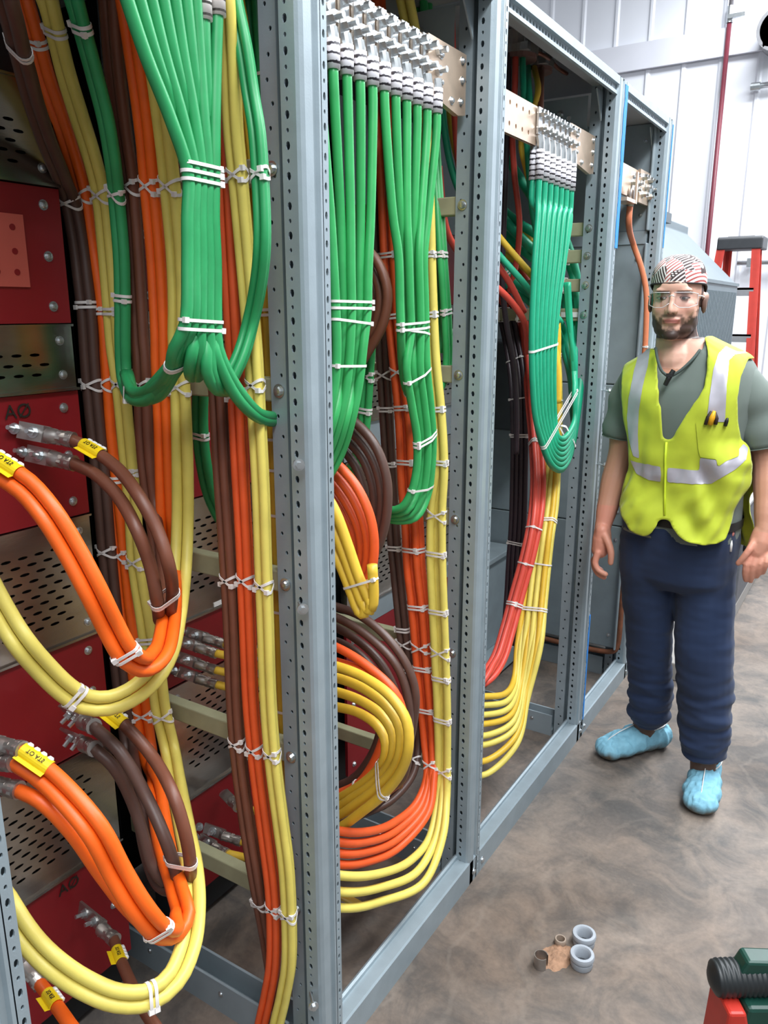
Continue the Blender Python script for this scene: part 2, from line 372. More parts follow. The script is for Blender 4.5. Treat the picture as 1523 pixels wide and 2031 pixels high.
vent(S[0], yl, yr_, 1.815, 1.988, 5, zoff=.02); R1 = redpanel(S[0], yl, yr_, 1.577, 1.813); vent(S[0], yl, yr_, 1.452, 1.575, 3, .036, .018)
R2 = redpanel(S[0], yl, yr_, 1.207, 1.450); vent(S[0], yl, yr_, .952, 1.205, 10); R3 = redpanel(S[0], yl, yr_, .708, .950)
vent(S[0], yl, yr_, .448, .706, 10); R4 = redpanel(S[0], yl, yr_, .15, .446)
a, b = 1.135, 1.78
redpanel(S[1], a, b, 1.60, 1.90); vent(S[1], a, b, 1.42, 1.598, 4); redpanel(S[1], a, b, 1.18, 1.418); vent(S[1], a, b, .89, 1.178, 11); R5 = redpanel(S[1], a, b, .745, .888); vent(S[1], a, b, .43, .743, 12); redpanel(S[1], a, b, .15, .428)
a, b = 1.86, 2.60
greypanel(S[2], a, b, 1.85, 2.15, 'steel_in'); redpanel(S[2], a, b, 1.62, 1.848); greypanel(S[2], a, b, 1.50, 1.618, 'silver'); vent(S[2], a, b, 1.272, 1.498, 9); greypanel(S[2], a, b, 1.165, 1.270); vent(S[2], a, b, .925, 1.163, 9); vent(S[2], a, b, .69, .923, 9); greypanel(S[2], a, b, .615, .688); redpanel(S[2], a, b, .12, .613)
# pale drilled plate on the upper red panel
o = MB().box((XP-.002, .60, 1.640), (XP+.002, .895, 1.762)); 
pl = o.build('drilled_plate', M['clearred'], R1)
for yy in (.60, .68, .76, .835, .872):
    for z in (1.665, 1.70, 1.74): MB().cyl((XP+.0015, yy, z), (XP+.0032, yy, z), .0055, 10).build('plug', M['red'], pl)
# grey end wall at the last post, built of sheets with recessed seams
EW = 3.285
for (za, zb) in ((.14, .70), (.704, 1.30), (1.304, 1.855), (1.90, 2.287)):
    mb = MB(); mb.box((-1.70, EW, za), (X0-.045, EW+.02, zb)); mb.box((X0-.05, EW-.02, za), (X0-.04, EW+.02, zb))
    o = mb.build('end_panel', M['steel_in'], S[3], bevel=.004)
    for xx in (-1.3, -.905):
        for z in (za+.06, zb-.06): screw(o, (xx, EW, z), (0,-1,0), .006, .006)
MB().box((-1.70, EW-.006, 1.852), (X0-.05, EW+.02, 1.90)).build('seam_strip', M['steel'], S[3])
mb = MB(); mb.tube(catmull([(X0-.035, EW, .45), (X0-.035, EW, .17), (X0-.045, EW, .135), (X0-.075, EW, .12), (-1.6, EW, .12)]), .012, 8)
mb.build('gasket', mat('rusty_gasket', (122,74,50), .8, 0, .25, 30), S[3], smooth=True)
MB().box((-1.70, 2.70, .03), (-1.66, 3.28, 2.27)).build('rear_panel', M['steel_in'], S[3])
mb = MB(); mb.box((-1.66, 2.72, .02), (-1.30, 3.27, .10)); mb.box((-1.66, 2.95, .10), (-1.38, 3.27, .52)); mb.box((-1.66, 2.9, .52), (-1.36, 3.27, .545))
mb.build('step_housing', M['steel_in'], S[3], bevel=.004)
MB().box((-1.66, 2.98, 1.12), (-1.22, 3.25, 1.48)).build('mechanism_box', mat('dark_mechanism', (70,76,80), .5, .3, .1, 12), S[3], bevel=.01)
# loose screws standing out of the post fronts
for px, py, yy, sec in ((615, 912, 1.062, 0), (612, 1187, 1.062, 0), (640, 1955, 1.062, 0)):
    p = at(px-38, py, Y=yy); long_screw(S[sec], (X0-.03, yy-.006, p.z), (.75,-.66,0), .034)
for px, py in ((1180, 778), (1175, 925)): p = at(px, py, X=X0); long_screw(S[2], (X0, 2.69, p.z), (1,-.3,0), .03)
for px, py in ((980, 828), (972, 1020), (1006, 78)): p = at(px, py, X=X0-.03); screw(S[1], (X0-.03, 1.8135, p.z), (0,1,0), .008, .012)
# blue masking tape on the last two posts
M['tape'] = mat('blue_masking_tape', (20,130,215), .6, 0, .06, 40)
def tape(y, za, zb, lab, ww=.03):
    mb = MB(); n = 24; vs = []
    for i in range(n+1):
        z = za + (zb-za)*i/n; wv = .006*noise.noise((i*.7, y*9, 0))
        vs += [(X0+.0015, y-ww*.5+wv, z), (X0+.0015, y+ww*.5, z), (X0-.004, y+ww*.5+.004+abs(wv), z), (X0-.03, y+ww*.5+.001, z)]
    fs = [(i*4+k, i*4+k+1, i*4+k+5, i*4+k+4) for i in range(n) for k in range(3)]
    mb.add(vs, fs); o = mb.build('masking_tape', M['tape']); sm = o.modifiers.new('thick', 'SOLIDIFY'); sm.thickness = .0012
    tag(o, lab, 'tape', 'blue tape on the posts')
tape(2.730, 1.80, 2.29, 'blue tape down the upper edge of the post left of the man')
tape(2.727, .07, .50, 'blue tape along the foot of the post left of the man', .012)
tape(3.352, 1.84, 2.285, 'blue tape on the last post, above the man\'s head', .014)
# ---------------------------------------------------------------- cables
def resolve(pts):
    """control points (px, py) | (px, py, 'X'|'Y'|'D', value) -> world points; depth is interpolated where none is given"""
    ds = []
    for q in pts:
        if len(q) > 2: ds.append(depth(at(q[0], q[1], **{q[2]: q[3]})))
        else: ds.append(None)
    cum = [0]
    for a, b in zip(pts, pts[1:]): cum.append(cum[-1] + math.hypot(a[0]-b[0], a[1]-b[1]))
    known = [i for i, d in enumerate(ds) if d is not None]
    out = []
    for i, q in enumerate(pts):
        if ds[i] is not None: d = ds[i]
        else:
            lo = [k for k in known if k < i]; hi = [k for k in known if k > i]
            if not lo: d = ds[hi[0]]
            elif not hi: d = ds[lo[-1]]
            else:
                a, b = lo[-1], hi[0]; t = (cum[i]-cum[a]) / max(cum[b]-cum[a], 1e-6); t = t*t*(3-2*t); d = ds[a]*(1-t) + ds[b]*t
        out.append(EYE + ray(q[0], q[1]) * d)
    return out
NREF = Vector((0, 1, 0))
class Bundle: pass
def bundle(phrase, color, pts, offs, r=.0107, names=None, nref=None, nref2=None, cat='cable', wob=.0, group=None, spread=None, n=10, up=True):
    """offs: list of (across, behind) in cable diameters; each entry is one cable"""
    B = Bundle(); B.phrase = phrase; B.r = r; B.objs = []; B.ties = 0
    P_ = resolve(pts)
    if pts[0][1] <= -40 and P_[0].z < 2.24 and up:                 # runs that leave the picture go on up to the roof
        d = (P_[0]-P_[1]).normalized(); d = (d + Vector((0,0,.8))).normalized(); P_ = [P_[0] + d*((2.265-P_[0].z)/d.z)] + P_
    if pts[-1][1] >= 2055 and P_[-1].z > .02: P_.append(Vector((P_[-1].x, P_[-1].y+.01, .012)))
    C = catmull(P_); B.c = C; N = len(C); nr = Vector(nref) if nref else NREF
    T = [(C[min(i+1,N-1)] - C[max(i-1,0)]).normalized() for i in range(N)]
    Ls, Bs = [], []; prev = None
    for i_, t in enumerate(T):
        k = i_/(N-1); k = max(0, min(1, (k-.42)/.25)); k = k*k*(3-2*k)
        L = t.cross(nr.lerp(Vector(nref2), k) if nref2 else nr)
        if L.length < 1e-3: L = prev or t.orthogonal()
        L.normalize()
        if prev and L.dot(prev) < 0: L = -L
        prev = L; Ls.append(L); Bs.append(t.cross(L).normalized())
    for i in range(1, N):
        if Bs[i].dot(Bs[i-1]) < 0: Bs[i] = -Bs[i]
    if Bs[0].dot(FW) < 0: Bs = [-b for b in Bs]                      # +behind = away from the aisle
    if Ls[0].dot(RT) < 0: Ls = [-l for l in Ls]                      # +across = rightwards at the start
    B.T, B.L, B.Bn = T, Ls, Bs; B.paths = []
    if names is None:
        k = len(offs)
        names = ['the'] if k == 1 else ['left', 'right'] if k == 2 else ['left', 'middle', 'right'] if k == 3 else [ORD[i] for i in range(k)]
    for j, (u, v) in enumerate(offs):
        sd = random.random()*50
        P = []
        for i in range(N):
            s = spread[min(len(spread)-1, int(i/N*len(spread)))] if spread else 1.0
            w = wob * noise.noise((i*.05, sd, j*3.1)) if wob else 0
            P.append(C[i] + Ls[i]*(u*2*r*s + w) + Bs[i]*(v*2*r*s))
        B.paths.append(P)
        o = MB().tube(P, r, n).build('cable', M[color], smooth=True)
        nm = names[j]
        lab = phrase if nm == 'the' else '%s cable of the %s' % (nm, phrase) if nm in ('left','right','middle','inner','outer') else '%s cable from the left of the %s' % (nm, phrase)
        if nm == 'the': lab = 'single ' + phrase
        tag(o, lab, cat, group or 'power cables in the switchgear')
        B.objs.append(o)
    return B
def fix_plural(s): return s
def hull(pts):
    pts = sorted(set((round(a,5), round(b,5)) for a, b in pts))
    def half(ps):
        h = []
        for p in ps:
            while len(h) > 1 and (h[-1][0]-h[-2][0])*(p[1]-h[-2][1]) - (h[-1][1]-h[-2][1])*(p[0]-h[-2][0]) <= 0: h.pop()
            h.append(p)
        return h
    return half(pts)[:-1] + half(pts[::-1])[:-1]
ALLT = []
def tie(bs, px, py, n=1, tilt=0, w=.0048, gap=.009, only=None, phrase=None, head=True, pad=.0006):
    """white nylon tie round the cables of one or more bundles at the place seen at (px, py)"""
    bs = bs if isinstance(bs, list) else [bs]; b0 = bs[0]
    idx = min(range(1, len(b0.c)-1), key=lambda i: (proj(b0.c[i])[0]-px)**2 + (proj(b0.c[i])[1]-py)**2)
    o0 = b0.c[idx]; T, L, Bn = b0.T[idx], b0.L[idx], b0.Bn[idx]
    cs = []
    for b in bs:
        i = idx if b is b0 else min(range(1, len(b.c)-1), key=lambda k: abs((b.c[k]-o0).dot(T)) + (b.c[k]-o0).length*.05)
        for j, P in enumerate(b.paths):
            if only is not None and b is b0 and j not in only: continue
            d = P[i] - o0; cs.append((d.dot(L), d.dot(Bn), b.r))
    ring = hull([(u + (r+pad)*math.cos(a), v + (r+pad)*math.sin(a)) for u, v, r in cs for a in [2*math.pi*k/14 for k in range(14)]])
    um = (min(p[0] for p in ring) + max(p[0] for p in ring)) / 2
    mb = MB()
    for k in range(n):
        for sg in ((1, -1) if tilt and n == 1 else (1,)):
            tl = math.tan(math.radians(tilt)) * sg
            sh = (k - (n-1)/2) * gap
            sec = [(-w/2, 0), (w/2, 0), (w/2, .0013), (-w/2, .0013)]
            m = len(ring); vs = []
            cu = sum(p[0] for p in ring)/m; cv = sum(p[1] for p in ring)/m
            for (u, v) in ring:
                out = (L*(u-cu) + Bn*(v-cv)).normalized()
                for (tt, dd) in sec: vs.append(o0 + L*u + Bn*v + T*(sh + tt + (u-um)*tl + (0 if not tilt else .0)) + out*dd)
            mb.add(vs, [(i*4+q, i*4+(q+1)%4, ((i+1)%m)*4+(q+1)%4, ((i+1)%m)*4+q) for i in range(m) for q in range(4)])
            if head:
                u, v = max(ring, key=lambda p: p[0]*.9*(1 if random.random() > .35 else -1) - p[1])
                mb.obox(o0 + L*u + Bn*v + T*(sh + (u-um)*tl), L*.0042, Bn*.003, T*.0042)
    o = mb.build('cable_tie', M['tie']); auto_smooth(o, .7)
    ALLT.append((o, phrase or b0.phrase, n, tilt, px, py))
    return o
def label_ties():
    by = {}
    for t in ALLT: by.setdefault(t[1], []).append(t)
    for ph, ts in by.items():
        ts.sort(key=lambda t: t[5])
        for i, t in enumerate(ts):
            kind = 'crossed white tie' if t[3] else 'white tie' if t[2] == 1 else 'double white tie'
            pos = '' if len(ts) == 1 else ', topmost one' if i == 0 else ', %s from top' % ORD[i] if i < len(ts)-1 else ', lowest one'
            tag(t[0], ('%s on the %s%s' % (kind, ph, pos)), 'cable tie', 'white nylon cable ties')
def lug(cable, P, D, Nn, r, tongue=.075, bolts=2, flip=0):
    """compression lug: barrel over the cable end at P running along D, drilled tongue whose face looks along Nn"""
    P, D = Vector(P), Vector(D).normalized(); Nn = Vector(Nn); Nn = (Nn - D*Nn.dot(D)).normalized(); S_ = D.cross(Nn)
    R = r*1.28; mb = MB(); q = P - D*.006
    mb.tube([q, q+D*.004, q+D*.016, q+D*.019, q+D*.031, q+D*.034, q+D*.05], [R*1.04, R, R, R*.9, R*.9, R, R], 14)
    mb.tube([q+D*.005, q+D*.012], R*1.05, 8); mb.tube([q+D*.021, q+D*.029], R*.99, 6)
    c = q + D*(.05 + tongue/2) - Nn*(R*.45)
    mb.add([q+D*.048+S_*R+Nn*R*.6, q+D*.048-S_*R+Nn*R*.6, q+D*.062-S_*R*1.05-Nn*R*.2, q+D*.062+S_*R*1.05-Nn*R*.2,
            q+D*.048+S_*R-Nn*R*.8, q+D*.048-S_*R-Nn*R*.8, q+D*.062-S_*R*1.05-Nn*R*.75, q+D*.062+S_*R*1.05-Nn*R*.75],
           [(0,1,2,3),(7,6,5,4),(0,3,7,4),(1,5,6,2),(3,2,6,7),(0,4,5,1)])
    mb.obox(c, D*(tongue/2), S_*R*1.08, Nn*.0028)
    o = mb.build('lug', M['lug'], cable); auto_smooth(o, .5)
    for k in range(bolts):
        s = .018 + k*.036
        p = q + D*(.062 + s) - Nn*(R*.45) + Nn*.0028
        b = MB(); b.tube([p, p+Nn*.002], .0105, 12); b.tube([p+Nn*.002, p+Nn*.010], .0078, 6); b.tube([p+Nn*.010, p+Nn*.022], .0042, 8)
        b.build('bolt', M['zinc'], o)
    return o
def text_mesh(txt, size, parent, o, ux, uy, mat_, name='lettering', thick=.0003):
    cu = bpy.data.curves.new('t', 'FONT'); cu.body = txt; cu.size = size; cu.align_x = 'CENTER'; cu.align_y = 'CENTER'; cu.extrude = thick
    ob = bpy.data.objects.new('t', cu); COL.objects.link(ob); dg = bpy.context.evaluated_depsgraph_get()
    me = bpy.data.meshes.new_from_object(ob.evaluated_get(dg)); bpy.data.objects.remove(ob); bpy.data.curves.remove(cu)
    ux, uy = Vector(ux).normalized(), Vector(uy).normalized(); n = ux.cross(uy)
    mb = MB(); mb.add([Vector(o) + ux*v.co.x + uy*v.co.y + n*v.co.z for v in me.vertices], [tuple(p.vertices) for p in me.polygons])
    bpy.data.meshes.remove(me)
    return mb.build(name, mat_, parent)
def marker(cable, P, D, Nn, r, L=.05, txt='TO ATS'):
    """yellow wrap-around marker flag with its row of small white clips"""
    P, D = Vector(P), Vector(D).normalized(); Nn = Vector(Nn); Nn = (Nn - D*Nn.dot(D)).normalized(); S_ = D.cross(Nn)
    mb = MB(); vs = []; n = 9
    for i in range(n):
        a = -1.25 + 2.5*i/(n-1)
        d = Nn*math.cos(a) + S_*math.sin(a); vs += [P - D*L/2 + d*(r+.0008), P + D*L/2 + d*(r+.0008)]
    vs += [P - D*L/2 + (Nn*math.cos(1.25)+S_*math.sin(1.25))*(r+.009), P + D*L/2 + (Nn*math.cos(1.25)+S_*math.sin(1.25))*(r+.009)]
    mb.add(vs, [(2*i, 2*i+1, 2*i+3, 2*i+2) for i in range(n)])
    o = mb.build('marker_flag', M['tag'], cable); s = o.modifiers.new('t', 'SOLIDIFY'); s.thickness = .0008; s.offset = 0
    text_mesh(txt, r*.85, o, P + Nn*(r+.0018), D, S_, M['ink'])
    for k in range(4):
        c = P + D*(-L/2 + .006 + k*.0125) - S_*r*.92 + Nn*r*.35
        mb = MB(); mb.tube([c - D*.005, c - D*.003, c + D*.003, c + D*.005], [.0025, .0048, .0048, .0025], 8); mb.build('marker_clip', M['white'], cable)
    return o

# ===== near bay: vertical runs tied along the bars of the second post
YB = 1.043
G1 = 'cables of the near bay'
R1_ = .0107
def V(lst, Y=YB, dy=.15):
    q = [tuple(p) for p in lst]; out = []
    for p in q:
        k = max(0, min(1, (420 - p[1]) / 440)); out.append((p[0], p[1], 'Y', Y - dy*k) if len(p) == 2 else p)
    return out
br1 = bundle('dark brown pair beside the red panels', 'brown2', V([(-8,-40),(10,20),(40,130),(62,210),(90,290),(115,350),(134,400),(150,480),(160,560),(167,620),(172,700),(178,780),(186,860),(196,960),(206,1080),(216,1180),(227,1280),(238,1380),(252,1480)], 1.018, .33) +
    [(272,1590,'D',1.58),(293,1700,'D',1.5),(315,1752,'D',1.45),(338,1757,'D',1.42),(346,1735,'D',1.42)], [(-.3,0),(.42,.45)], R1_, group=G1)
or1 = bundle('orange pair of the leftmost near column', 'orange', V([(30,-40),(46,0),(72,85),(92,158),(119,235),(138,294),(163,386),(176,478),(187,551),(196,618),(207,762),(213,857),(230,1004),(241,1115),(252,1225),(272,1340),(292,1486)]) +
    [(308,1565,'D',1.58),(327,1680,'D',1.46),(350,1760,'D',1.36),(362,1812,'D',1.3),(345,1850,'D',1.25),(315,1845,'D',1.2),(276,1800,'D',1.17),(236,1735),(189,1648,'D',1.14),(130,1577),(79,1530),(32,1500,'D',1.17)], [(-.5,0),(.5,0)], R1_, group=G1, nref2=(-.65,.72,-.25))
ye1 = bundle('yellow pair of the leftmost near column', 'yellow', V([(80,-40),(94,0),(110,62),(131,147),(158,235),(182,312),(200,386),(210,478),(222,618),(228,690),(239,762),(252,894),(263,1004),(270,1115),(287,1225),(294,1270),(309,1329),(319,1408),(337,1486)]) +
    [(351,1565,'D',1.62),(366,1644,'D',1.52),(380,1723,'D',1.42),(383,1802,'D',1.34),(372,1880,'D',1.27),(345,1940,'D',1.23),(300,1976,'D',1.2),(236,1980,'D',1.18),(165,1952),(98,1905,'D',1.17),(47,1849),(10,1790,'D',1.2),(-30,1710,'D',1.3)], [(-.5,0),(.5,0)], R1_, group=G1, nref2=(-.65,.72,-.25))
gr1 = bundle('dark green pair in the near bay', 'green', V([(135,-40),(147,0),(162,55),(187,147),(210,239),(225,331),(232,404),(241,515),(243,625),(243,673),(246,745)], 1.0) +
    [(257,780,'D',1.42),(287,786,'D',1.36),(320,758,'D',1.3),(349,722,'D',1.27),(368,685,'D',1.26),(380,650,'D',1.25)], [(-.4,0),(.4,0)], .0098, group=G1)
br2 = bundle('brown pair of the middle near column', 'brown', V([(212,-40),(217,0),(225,110),(239,235),(257,368),(268,515),(278,680),(281,710),(286,857),(292,931),(301,1000)], 1.03, .12) +
    [(312,1080,'D',1.52),(322,1170,'D',1.46),(330,1212,'D',1.40)], [(-.5,0),(.5,0)], R1_, group=G1)
or2 = bundle('orange pair of the middle near column', 'orange', V([(247,-40),(252,0),(268,110),(287,257),(297,368),(310,515),(318,680),(318,710),(324,857),(329,1004),(334,1090)], 1.03, .12) +
    [(338,1170,'D',1.46),(333,1240,'D',1.38),(318,1295,'D',1.3),(285,1318,'D',1.24),(250,1296,'D',1.2),(221,1245),(184,1170,'D',1.15),(140,1088),(96,1018,'D',1.13),(50,965),(5,935,'D',1.14),(-60,900,'D',1.25)], [(-.5,0),(.5,0)], R1_, group=G1, nref2=(-.65,.72,-.25))
ye2 = bundle('yellow pair of the middle near column', 'yellow', V([(290,-40),(300,60),(316,184),(325,257),(337,368),(350,515),(353,625),(352,660),(358,784),(362,931),(362,1041)], 1.03, .12) +
    [(357,1140,'D',1.5),(346,1225,'D',1.43),(330,1295,'D',1.38),(300,1345,'D',1.34),(256,1380,'D',1.31),(215,1395,'D',1.29),(169,1392,'D',1.27),(130,1368,'D',1.25),(79,1318),(39,1270,'D',1.2),(5,1215),(-40,1130,'D',1.25)], [(-.5,0),(.5,0)], R1_, group=G1, nref2=(-.65,.72,-.25))
# brown loops from the middle lugs
bl = [bundle('thick brown cable from the upper lug below the A0 marking', 'brown', [(140,872,'D',1.40),(184,893,'D',1.37),(235,931),(279,990,'D',1.30),(312,1052),(333,1115,'D',1.30),(342,1174),(338,1214,'D',1.40)], [(0,0)], .0112, group=G1),
      bundle('thick brown cable from the second lug below the A0 marking', 'brown', [(142,918,'D',1.40),(191,942,'D',1.36),(235,986),(272,1052,'D',1.30),(298,1122),(311,1188,'D',1.34),(316,1230,'D',1.42)], [(0,0)], .0112, group=G1)]
bl2 = [bundle('brown cable dropping from the lower brown lugs into a small bend', 'brown2', [(184,1440,'D',1.40),(235,1488,'D',1.38),(290,1580,'D',1.38),(330,1670,'D',1.36),(350,1735,'D',1.38),(348,1765,'D',1.44)], [(0,0)], .0112, group=G1),
       bundle('brown cable of the lower lugs bulging furthest right with a yellow flag', 'brown', [(200,1402,'D',1.44),(240,1432,'D',1.42),(300,1498,'D',1.40),(345,1580,'D',1.34),(370,1665,'D',1.34),(378,1730,'D',1.38),(370,1768,'D',1.46)], [(0,0)], .0112, group=G1),
       bundle('lowest brown cable of the lower lugs beside the perforated panel', 'brown2', [(186,1484,'D',1.40),(225,1520,'D',1.40),(262,1590,'D',1.43),(285,1660,'D',1.43),(300,1715,'D',1.43),(325,1748,'D',1.43),(340,1740,'D',1.45)], [(0,0)], .0112, group=G1),
       bundle('brown cable leaving the bottom red panel towards the floor', 'brown', [(225,1862,'D',1.58),(240,1905,'D',1.50),(262,1955,'D',1.42),(290,2010,'D',1.36),(330,2075,'D',1.32)], [(0,0)], .0108, group=G1)]
bl2 += [bundle('orange cable leaving the lug in the bottom left corner', 'orange', [(78,1950,'D',1.36),(105,1985,'D',1.28),(140,2035,'D',1.22),(170,2080,'D',1.2)], [(0,0)], .0108, group=G1)]
b3 = bundle('third orange cable of the lower left lugs', 'orange', [(32,1566,'D',1.17),(80,1590,'D',1.16),(140,1650,'D',1.17),(200,1735,'D',1.2),(255,1805,'D',1.24),(305,1845,'D',1.3),(345,1830,'D',1.38)], [(0,0)], R1_, group=G1)
# set nearest the second post
r3 = .0083
br3 = bundle('brown trio before the second post', 'brown', V([(425,740),(430,795),(437,931),(447,1078),(456,1225),(463,1408),(473,1526),(489,1644),(502,1723)], 1.03) + [(516,1802,'Y',1.05),(530,1880,'Y',1.08),(545,1979,'Y',1.10),(552,2060,'Y',1.10)], [(-.5,0),(.5,0),(0,.9)], r3, group=G1)
or3 = bundle('red-orange trio before the second post', 'orange2', V([(395,-40),(402,20),(417,110),(437,257),(443,331),(451,478),(459,625),(467,784),(474,931),(482,1078),(488,1225),(496,1408),(508,1526),(523,1644),(538,1762),(542,1841),(540,1920),(530,1979),(515,2060)], 1.03, .05), [(-.5,0),(.5,0),(0,.9)], r3, group=G1)
ye3 = bundle('yellow trio before the second post', 'yellow', V([(442,-40),(447,0),(453,110),(460,257),(471,368),(481,478),(494,625),(501,710),(507,821),(515,968),(520,1115),(524,1225),(531,1408),(541,1526),(556,1644),(566,1723),(572,1841),(571,1920),(561,1979),(545,2060)], 1.02, .05), [(-.5,0),(.5,0),(0,.9)], r3, group=G1)
yd3 = bundle('golden column behind the second post', 'yellow2', [(446,-40,'Y',1.125),(463,60,'Y',1.125),(482,200,'Y',1.125),(503,400,'Y',1.125),(523,620,'Y',1.125),(529,784,'Y',1.125),(537,931,'Y',1.125),(543,1151,'Y',1.125),(548,1280,'Y',1.125),(554,1420,'Y',1.125),(562,1550,'Y',1.13),(585,1660,'Y',1.14),(625,1740,'Y',1.16),(700,1790,'Y',1.3)], [(-.6,0),(.4,0),(1.4,.1)], r3, group=G1)
gd3 = bundle('dark green column behind second post', 'green', [(500,-60,'Y',1.15),(505,30,'Y',1.15),(513,150,'Y',1.15),(522,300,'Y',1.15),(535,480,'Y',1.16),(560,640,'Y',1.16)], [(-.7,0),(.3,0),(1.3,0)], .0095, group=G1)
gt3 = bundle('thin green loop by second post', 'green', [(452,-60,'Y',.99),(463,0,'Y',.99),(482,92,'Y',.99),(496,184,'Y',.99),(508,257,'Y',.985),(516,368,'Y',.98),(519,478,'Y',.975),(513,551),(495,643,'D',1.28),(472,715),(448,758,'D',1.27),(425,768,'D',1.28)], [(-.55,0),(.45,0),(0,.8)], .0072, group=G1)
# front green fan of the near bay
top0 = [253, 277, 300, 324, 347, 369, 388]
fan = []
for i in range(9):
    u = (i - 4) / 4.0; row = i % 2; xx = 399 + u*26
    if i < 7:
        x0 = top0[i]; pts = [(x0 - (xx-x0)*.13, -45, 'X', -.885), (x0 + (xx-x0)*.30, 110, 'X', -.885)]
    else: pts = [((404, 431)[i-7], (22, 14)[i-7], 'X', -.885), ((406, 428)[i-7], 110, 'X', -.885)]
    x1 = pts[1][0]
    pts += [(x1 + (xx-x1)*.56 + (2 if i < 5 else -1), 235, 'X', -.882 - .008*row), (xx, 345, 'X', -.88 - .012*row), (xx-1, 430, 'X', -.88 - .012*row), (400 + u*28, 520, 'X', -.88 - .012*row), (398 + u*31, 645, 'X', -.88 - .012*row)]
    if i < 3: pts += [(376 + u*30, 690, 'X', -.90), (340 + u*24 + 20, 735, 'X', -.94), (300 + i*6, 772 + i*8, 'D', 1.33), (262 + i*4, 776 + i*6, 'D', 1.4), (247 + i*4, 740, 'D', 1.44)]
    elif i < 5: pts += [(382 + (i-3)*14, 695, 'X', -.885), (376 + (i-3)*16, 728, 'X', -.90), (380 + (i-3)*12, 748, 'X', -.96), (394 + (i-3)*8, 735, 'X', -1.02)]
    elif i < 7: pts += [(410 + (i-5)*8, 700, 'X', -.88), (410 + (i-5)*9, 735, 'X', -.88), (424 + (i-5)*8, 768, 'X', -.89), (448 + (i-5)*6, 776, 'X', -.93), (470, 770 - (i-5)*6, 'X', -1.0)]
    else: pts += [(424 + (i-7)*8, 690, 'X', -.878), (440 + (i-7)*10, 735, 'X', -.876), (468 + (i-7)*8, 786 - (i-7)*8, 'X', -.876), (505 + (i-7)*4, 824 - (i-7)*8, 'X', -.885), (550, 836 - (i-7)*10, 'X', -.93), (600, 815, 'X', -1.0)]
    b = bundle('front green fan, %s cable from the left at its narrow tie' % ORD[i], 'green', pts, [(0,0)], .0093, nref=(1,0,0), group='green ground cables of the near bay', up=False)
    b.objs[0]['label'] = '%s green cable from the left in the near front fan' % ORD[i]
    fan.append(b)
    if True:
        q = b.c[0]; MB().tube([q + Vector((0,0,-.012)), q + Vector((0,0,.05))], .0122, 12).build('marker_sleeve', M['tie'], b.objs[0], smooth=True)
        for k in range(4): MB().tube([q + Vector((0,0,-.008+k*.015)), q + Vector((0,0,-.005+k*.015))], .0126, 12).build('print_band', M['ink'], b.objs[0])
        lu = MB().tube([q + Vector((0,0,.05)), q + Vector((0,0,.09)), q + Vector((-.006,0,.11)), q + Vector((-.006,0,.17))], [.0122,.0122,.008,.008], 12).build('lug', M['lug'], b.objs[0], smooth=True)
class Multi: pass
def merge(bs, phrase):
    m = Multi(); m.c, m.T, m.L, m.Bn, m.r, m.phrase = bs[len(bs)//2].c, bs[len(bs)//2].T, bs[len(bs)//2].L, bs[len(bs)//2].Bn, bs[0].r, phrase
    m.paths = []
    N = len(m.c)
    for b in bs:
        if b is bs[len(bs)//2]: m.paths.append(b.paths[0]); continue
        P = []
        j0 = 0
        for i in range(N):
            lo, hi = max(0, j0-3), min(len(b.c), j0+25)
            j0 = min(range(lo, hi), key=lambda k: abs((b.paths[0][k]-m.c[i]).dot(m.T[i])))
            P.append(b.paths[0][j0])
        m.paths.append(P)
    return m
gdk = bundle('dark green pair behind the browns', 'green', [(398,720,'Y',1.12),(397,785,'Y',1.14),(397,850,'Y',1.15),(404,920,'Y',1.16),(419,985,'Y',1.18),(440,1030,'Y',1.2)], [(-.5,0),(.5,0)], .0098, group=G1)
# ===== second bay
G2 = 'cables of the second bay'
r2 = .0083
YC = 1.705
def VY(lst, Y): return [(p[0], p[1], 'Y', Y) if len(p) == 2 else p for p in lst]
rc = .0102
# rear columns tied to the bars of the third post
brC = bundle('dark brown column of second bay', 'brown2', VY([(735,-40),(742,150),(748,350),(754,520),(760,697),(766,812),(774,943),(782,1075),(788,1137),(801,1266),(808,1329),(819,1414),(825,1470)], YC) + [(815,1530,'Y',1.66),(775,1580,'Y',1.58),(720,1612,'Y',1.48),(660,1630,'Y',1.38)], [(-.55,0),(.45,0),(-.1,.9)], rc, group=G2)
rc = .0102
def column(tagname, color, cen, Y, tails, n, lab):
    """cables of one tied column that end in arcs towards the second post"""
    out = []
    for j in range(n):
        off = (j - (n-1)/2); dp = .014 if j % 2 else 0
        P = [(x + off*w, y, 'Y', Y + dp) for x, y, w in cen] + [(x, y, 'Y', yy) for x, y, yy in tails(j)]
        b = bundle(lab, color, P, [(0,0)], rc, group=G2); b.objs[0]['label'] = '%s of the %s' % (['first cable from the left', 'second cable from the left', 'third cable from the left', 'fourth cable from the left'][j], lab); out.append(b)
    m = Bundle(); k = out[0]; m.r = rc; m.phrase = lab; N = min(len(b.c) for b in out); m.c = k.c[:N]; m.T = k.T[:N]; m.L = k.L[:N]; m.Bn = k.Bn[:N]
    m.paths = []
    for b in out:
        P = []
        for i in range(N):
            q = min(range(max(0, i-12), min(len(b.c), i+12)), key=lambda z: abs((b.c[z]-m.c[i]).dot(m.T[i])) + (b.c[z]-m.c[i]).length*.02); P.append(b.c[q])
        m.paths.append(P)
    m.list = out
    return m
